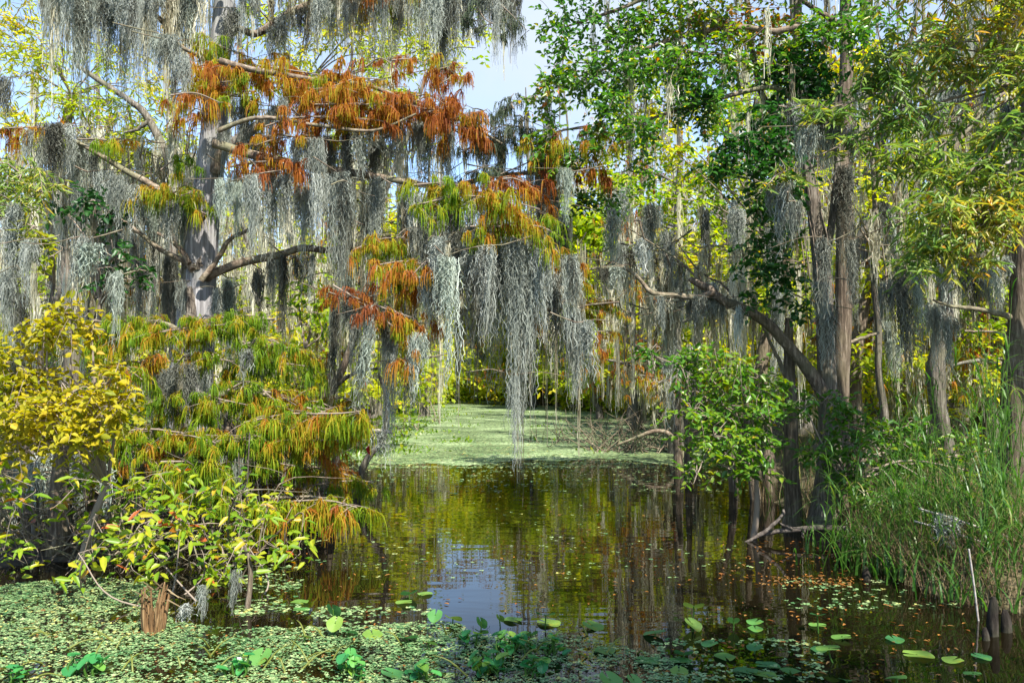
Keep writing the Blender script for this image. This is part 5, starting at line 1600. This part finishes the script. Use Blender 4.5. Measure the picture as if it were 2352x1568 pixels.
# (px, py, width px, raised height m, tilt, label)
PADS = [
    (1593, 1392, 58, .14, .45, "upright bright green pad standing highest of the pads"), (1590, 1432, 46, .06, .5, "cupped teal pad just below the tallest upright pad"), (1685, 1424, 34, .08, .7, "small lime pad folded like a tent"),
    (1878, 1412, 42, .14, .3, "round teal pad held on a stalk above another"), (1880, 1438, 40, 0, .02, "flat round teal pad under the stalked one"), (1735, 1430, 46, 0, .03, "yellow edged pad floating behind a green one"), (1735, 1446, 42, 0, .03, "green pad touching the yellow edged one"),
    (1632, 1476, 42, .03, .15, "oval light green pad with orange leaves beside it"), (1734, 1484, 44, .05, .12, "pale oval pad on a short brown stalk"), (1935, 1462, 46, .02, .1, "flat oval pad in the open dark water"), (2054, 1470, 48, 0, .05, "solitary pale pad below the bank reflection"),
    (1905, 1488, 56, .10, .15, "wide pad on a long green stalk"), (1880, 1494, 44, 0, .03, "yellowing pad beneath the wide stalked one"), (1666, 1512, 60, 0, .04, "narrow pale pad seen edge on"), (1570, 1500, 52, .05, .5, "lime pad tilting at the mat edge"),
    (1560, 1520, 52, 0, .05, "flat yellow green pad at the mat edge"), (1560, 1540, 50, .02, .2, "bottom pad of the lime stack at the mat edge"), (1715, 1540, 64, .02, .12, "broad teal pad leading the big cluster"), (1760, 1530, 58, .0, .05, "pale rear pad of the big cluster"),
    (1815, 1540, 58, .03, .12, "round dark teal pad ending the big cluster"), (1755, 1552, 54, 0, .03, "dusky front pad of the big cluster"), (1705, 1562, 46, .03, .3, "crumpled pad in front of the big cluster"), (2105, 1506, 70, 0, .02, "wide reddish green pad lying flat"),
    (2190, 1518, 54, 0, .02, "thin olive pad lying flat before the knees"), (2252, 1510, 46, 0, .05, "grey green pad beside the cypress knees"), (2235, 1546, 40, .02, .15, "bright green pad with rolled edge near the knees"), (2060, 1558, 54, .03, .3, "blue green pad with a curled rim"), (1945, 1562, 48, .02, .3, "green pad at the base of a long stem"),
    (1505, 1452, 56, .03, .25, "bent light green pad apart from the mat"), (1450, 1480, 0, 0, 0, ""), (1360, 1435, 56, .02, .2, "long pad curled along one side"), (1253, 1412, 54, .12, .35, "green pad tipped up on a stalk over bright sky reflection"), (1258, 1432, 60, 0, .04, "pale flat pad under the tipped one"), (1180, 1426, 50, 0, .05, "grey green pad crossing the sky reflection"),
    (1105, 1428, 36, .12, 1.1, "upright heart shaped leaf before the sky reflection"), (1105, 1450, 40, .04, .5, "broad green leaf below the upright heart"), (1148, 1418, 26, .08, 1.0, "small dark folded leaf by the sky reflection"), (1000, 1412, 42, .06, .5, "glossy curved leaf among mat plants"), (1040, 1420, 50, .05, .5, "dark teal leaf at the mat rim"),
    (940, 1362, 46, .05, .45, "tilted dark pad floating off the mat"), (975, 1366, 40, 0, .05, "flat pale pad behind the tilted dark one"), (930, 1385, 40, 0, .03, "thin yellow pad in open water"), (765, 1400, 44, .16, 1.0, "tall spade leaf standing in water beyond the stump"), (770, 1430, 46, .10, .6, "drooping spade leaf under the tall one"),
    (690, 1385, 48, 0, .05, "long flat pad beyond the mat"), (690, 1402, 40, 0, .05, "olive pad beyond the mat"), (700, 1462, 34, .05, .5, "green leaf poking from the mat near the spade leaf"), (855, 1455, 56, .02, .15, "long olive pad lying on the mat rim"), (935, 1464, 60, .04, .4, "wavy green leaf on the mat rim"), (985, 1476, 44, .05, .5, "yellow green leaf curled on the mat"),
    (800, 1452, 50, .04, .4, "lime leaf pair on the mat rim"), (600, 1505, 60, .05, .4, "large pale leaf lying across the sunny mat"), (900, 1545, 60, .02, .2, "pale leaf sunk in the mat"), (1400, 1560, 62, .06, .4, "big glossy leaf at the very bottom"), (1455, 1560, 40, .05, .5, "dark folded leaf beside the big glossy one"), (560, 1230, 0, 0, 0, ""),
    (1040, 1134, 22, 0, .03, "tiny pad far out on the open pool"), (1390, 1498, 60, 0, .04, "long brown edged pad at the water line"), (1485, 1520, 60, 0, .04, "pale pad half covered by mat"), (1220, 1455, 40, .05, .6, "small glossy leaf under the tipped pad"),
]
seen = set()
for x, y, w, up, tilt, lab in PADS:
    if not w:
        continue
    q = W(x, y, up)
    q0 = np.array([q[0], q[1] - .0, 0.0])
    r = w * .5 * q[1] / F * .95
    t = thing("lily_pad", lab, "lily pad", q0, "lily pads on the pool")
    mb = MB()
    az = rng.uniform(0, 6.28) if tilt < .3 else rng.uniform(-2.2, -.9) + math.pi * (rng.random() < .25)
    pad_mesh(mb, q0 + [0, 0, max(up, .012)], r, tilt, az, .08 if tilt < .3 else .28)
    mb.build("leaf", M["pad"], t, smooth=True)
    if up > .01:
        mb = MB()
        tube(mb, smooth_path([q0 + [rng.normal() * .03, rng.normal() * .03, -.1], q0 + [0, 0, up * .5], q0 + [0, 0, up + .004]], 6), .006, 6, r=.5)
        mb.build("stalk", M["grass"], t)

# water hyacinths
HY = [(190, 1548, 95, 14, "largest teal water hyacinth clump at the bottom of the mat"), (545, 1548, 60, 10, "water hyacinth rosettes on the sunny mat"), (800, 1545, 50, 9, "small water hyacinth near the fallen pale leaf"), (40, 1565, 60, 8, "water hyacinth peeking in beside the largest clump"), (1180, 1495, 110, 22, "sprawling glossy water hyacinth in front of the sky reflection"), (1130, 1545, 90, 20, "dense bright water hyacinth clump below the sprawling one"),
      (1275, 1500, 60, 10, "loose water hyacinth trailing off the sprawling clump"), (1080, 1480, 40, 6, "two leaved hyacinth sprig at the mat rim"), (960, 1560, 60, 10, "green hyacinth at the bottom edge beside the dense clump"), (1230, 1552, 60, 12, "hyacinth with a withered flower beside the dense clump"), (820, 1560, 50, 8, "low hyacinth in the mat left of the bottom clumps"), (2260, 1545, 0, 0, "")]
for x, y, w, n, lab in HY:
    if not w:
        continue
    q = W(x, y)
    t = thing("water_hyacinth", lab, "water plant", q, "water hyacinth clumps on the mat")
    s = q[1] / F
    lf, sk = MB(), MB()
    for k in range(n):
        b0 = q + np.array([np.clip(rng.normal(), -1.3, 1.3) * w * .26 * s, np.clip(rng.normal(), -1.3, 1.3) * w * .22 * s, 0])
        tp = b0 + np.array([rng.normal() * .03, rng.normal() * .03, rng.uniform(.03, .12)])
        tube(sk, smooth_path([b0, (b0 + tp) / 2 + rng.normal(size=3) * .008, tp], 5), np.linspace(.010, .005, 5), 6, r=.5)
        mb = MB()
        pad_mesh(mb, tp, rng.uniform(.032, .052), rng.uniform(.1, .8), rng.uniform(0, 6.28), .5, .12)
        lf.add(np.concatenate(mb.V), np.concatenate(mb.F), rng.random())
    lf.build("leaves", M["hyacinth"], t, smooth=True)
    sk.build("stalks", M["grass"], t)
# yellow green stalks lying on the mat
sp = MB()
for k in range(40):
    px, py = rng.uniform(60, 1500), rng.uniform(1450, 1560)
    q = W(px, py)
    l = rng.uniform(.08, .25)
    a = rng.uniform(0, 6.28)
    e = q + np.array([math.cos(a) * l, math.sin(a) * l, rng.uniform(.02, .16)])
    tube(sp, smooth_path([q, (q + e) / 2 + [0, 0, .03], e], 7), np.linspace(.008, .003, 7), 5, r=.8)
tag(sp.build("grass_shoots", M["grass"]), "yellow green shoots poking through the floating mat", "shoots", kind="stuff")

# ------------------------------------------------------------------ light
SUN_EL, SUN_AZ = math.radians(52), math.radians(150)  # azimuth from the view direction towards +x
w = bpy.data.worlds.new("World")
scene.world = w
w.use_nodes = True
nt = w.node_tree
nt.nodes.clear()
sky = nt.nodes.new("ShaderNodeTexSky")
sky.sky_type = "NISHITA"
sky.sun_disc = False
sky.sun_elevation = SUN_EL
sky.sun_rotation = SUN_AZ
sky.dust_density = .25
sky.ozone_density = 3.0
bg = nt.nodes.new("ShaderNodeBackground")
bg.inputs["Strength"].default_value = 0.125
out = nt.nodes.new("ShaderNodeOutputWorld")
tc = nt.nodes.new("ShaderNodeTexCoord")
nz = nt.nodes.new("ShaderNodeTexNoise")
nz.inputs["Scale"].default_value = 1.6
nz.inputs["Detail"].default_value = 6
nt.links.new(tc.outputs["Generated"], nz.inputs["Vector"])
cr = ramp_node(nt, [(.50, (0, 0, 0)), (.70, (1, 1, 1))])
nt.links.new(nz.outputs["Fac"], cr.inputs[0])
mx = nt.nodes.new("ShaderNodeMixRGB")
mx.inputs[2].default_value = (2.3, 2.65, 3.15, 1)
nt.links.new(cr.outputs[0], mx.inputs[0])
nt.links.new(sky.outputs[0], mx.inputs[1])
nt.links.new(mx.outputs[0], bg.inputs[0])
nt.links.new(bg.outputs[0], out.inputs[0])
sl = bpy.data.lights.new("sun", "SUN")
sl.energy = 5.0
sl.angle = math.radians(.53)
sl.color = (1, .95, .86)
so = bpy.data.objects.new("sun", sl)
COL.objects.link(so)
dirv = Vector((math.sin(SUN_AZ) * math.cos(SUN_EL), math.cos(SUN_AZ) * math.cos(SUN_EL), math.sin(SUN_EL)))
so.rotation_euler = dirv.to_track_quat("Z", "Y").to_euler()

vs = scene.view_settings
scene.display_settings.display_device = "sRGB"
vs.view_transform = "Standard"
vs.look = "None"
vs.exposure = 1.5
vs.gamma = 1
c = scene.cycles
c.max_bounces = 7
c.diffuse_bounces = 4
c.glossy_bounces = 3
c.transmission_bounces = 4
c.transparent_max_bounces = 4
c.sample_clamp_indirect = 6
c.use_denoising = True
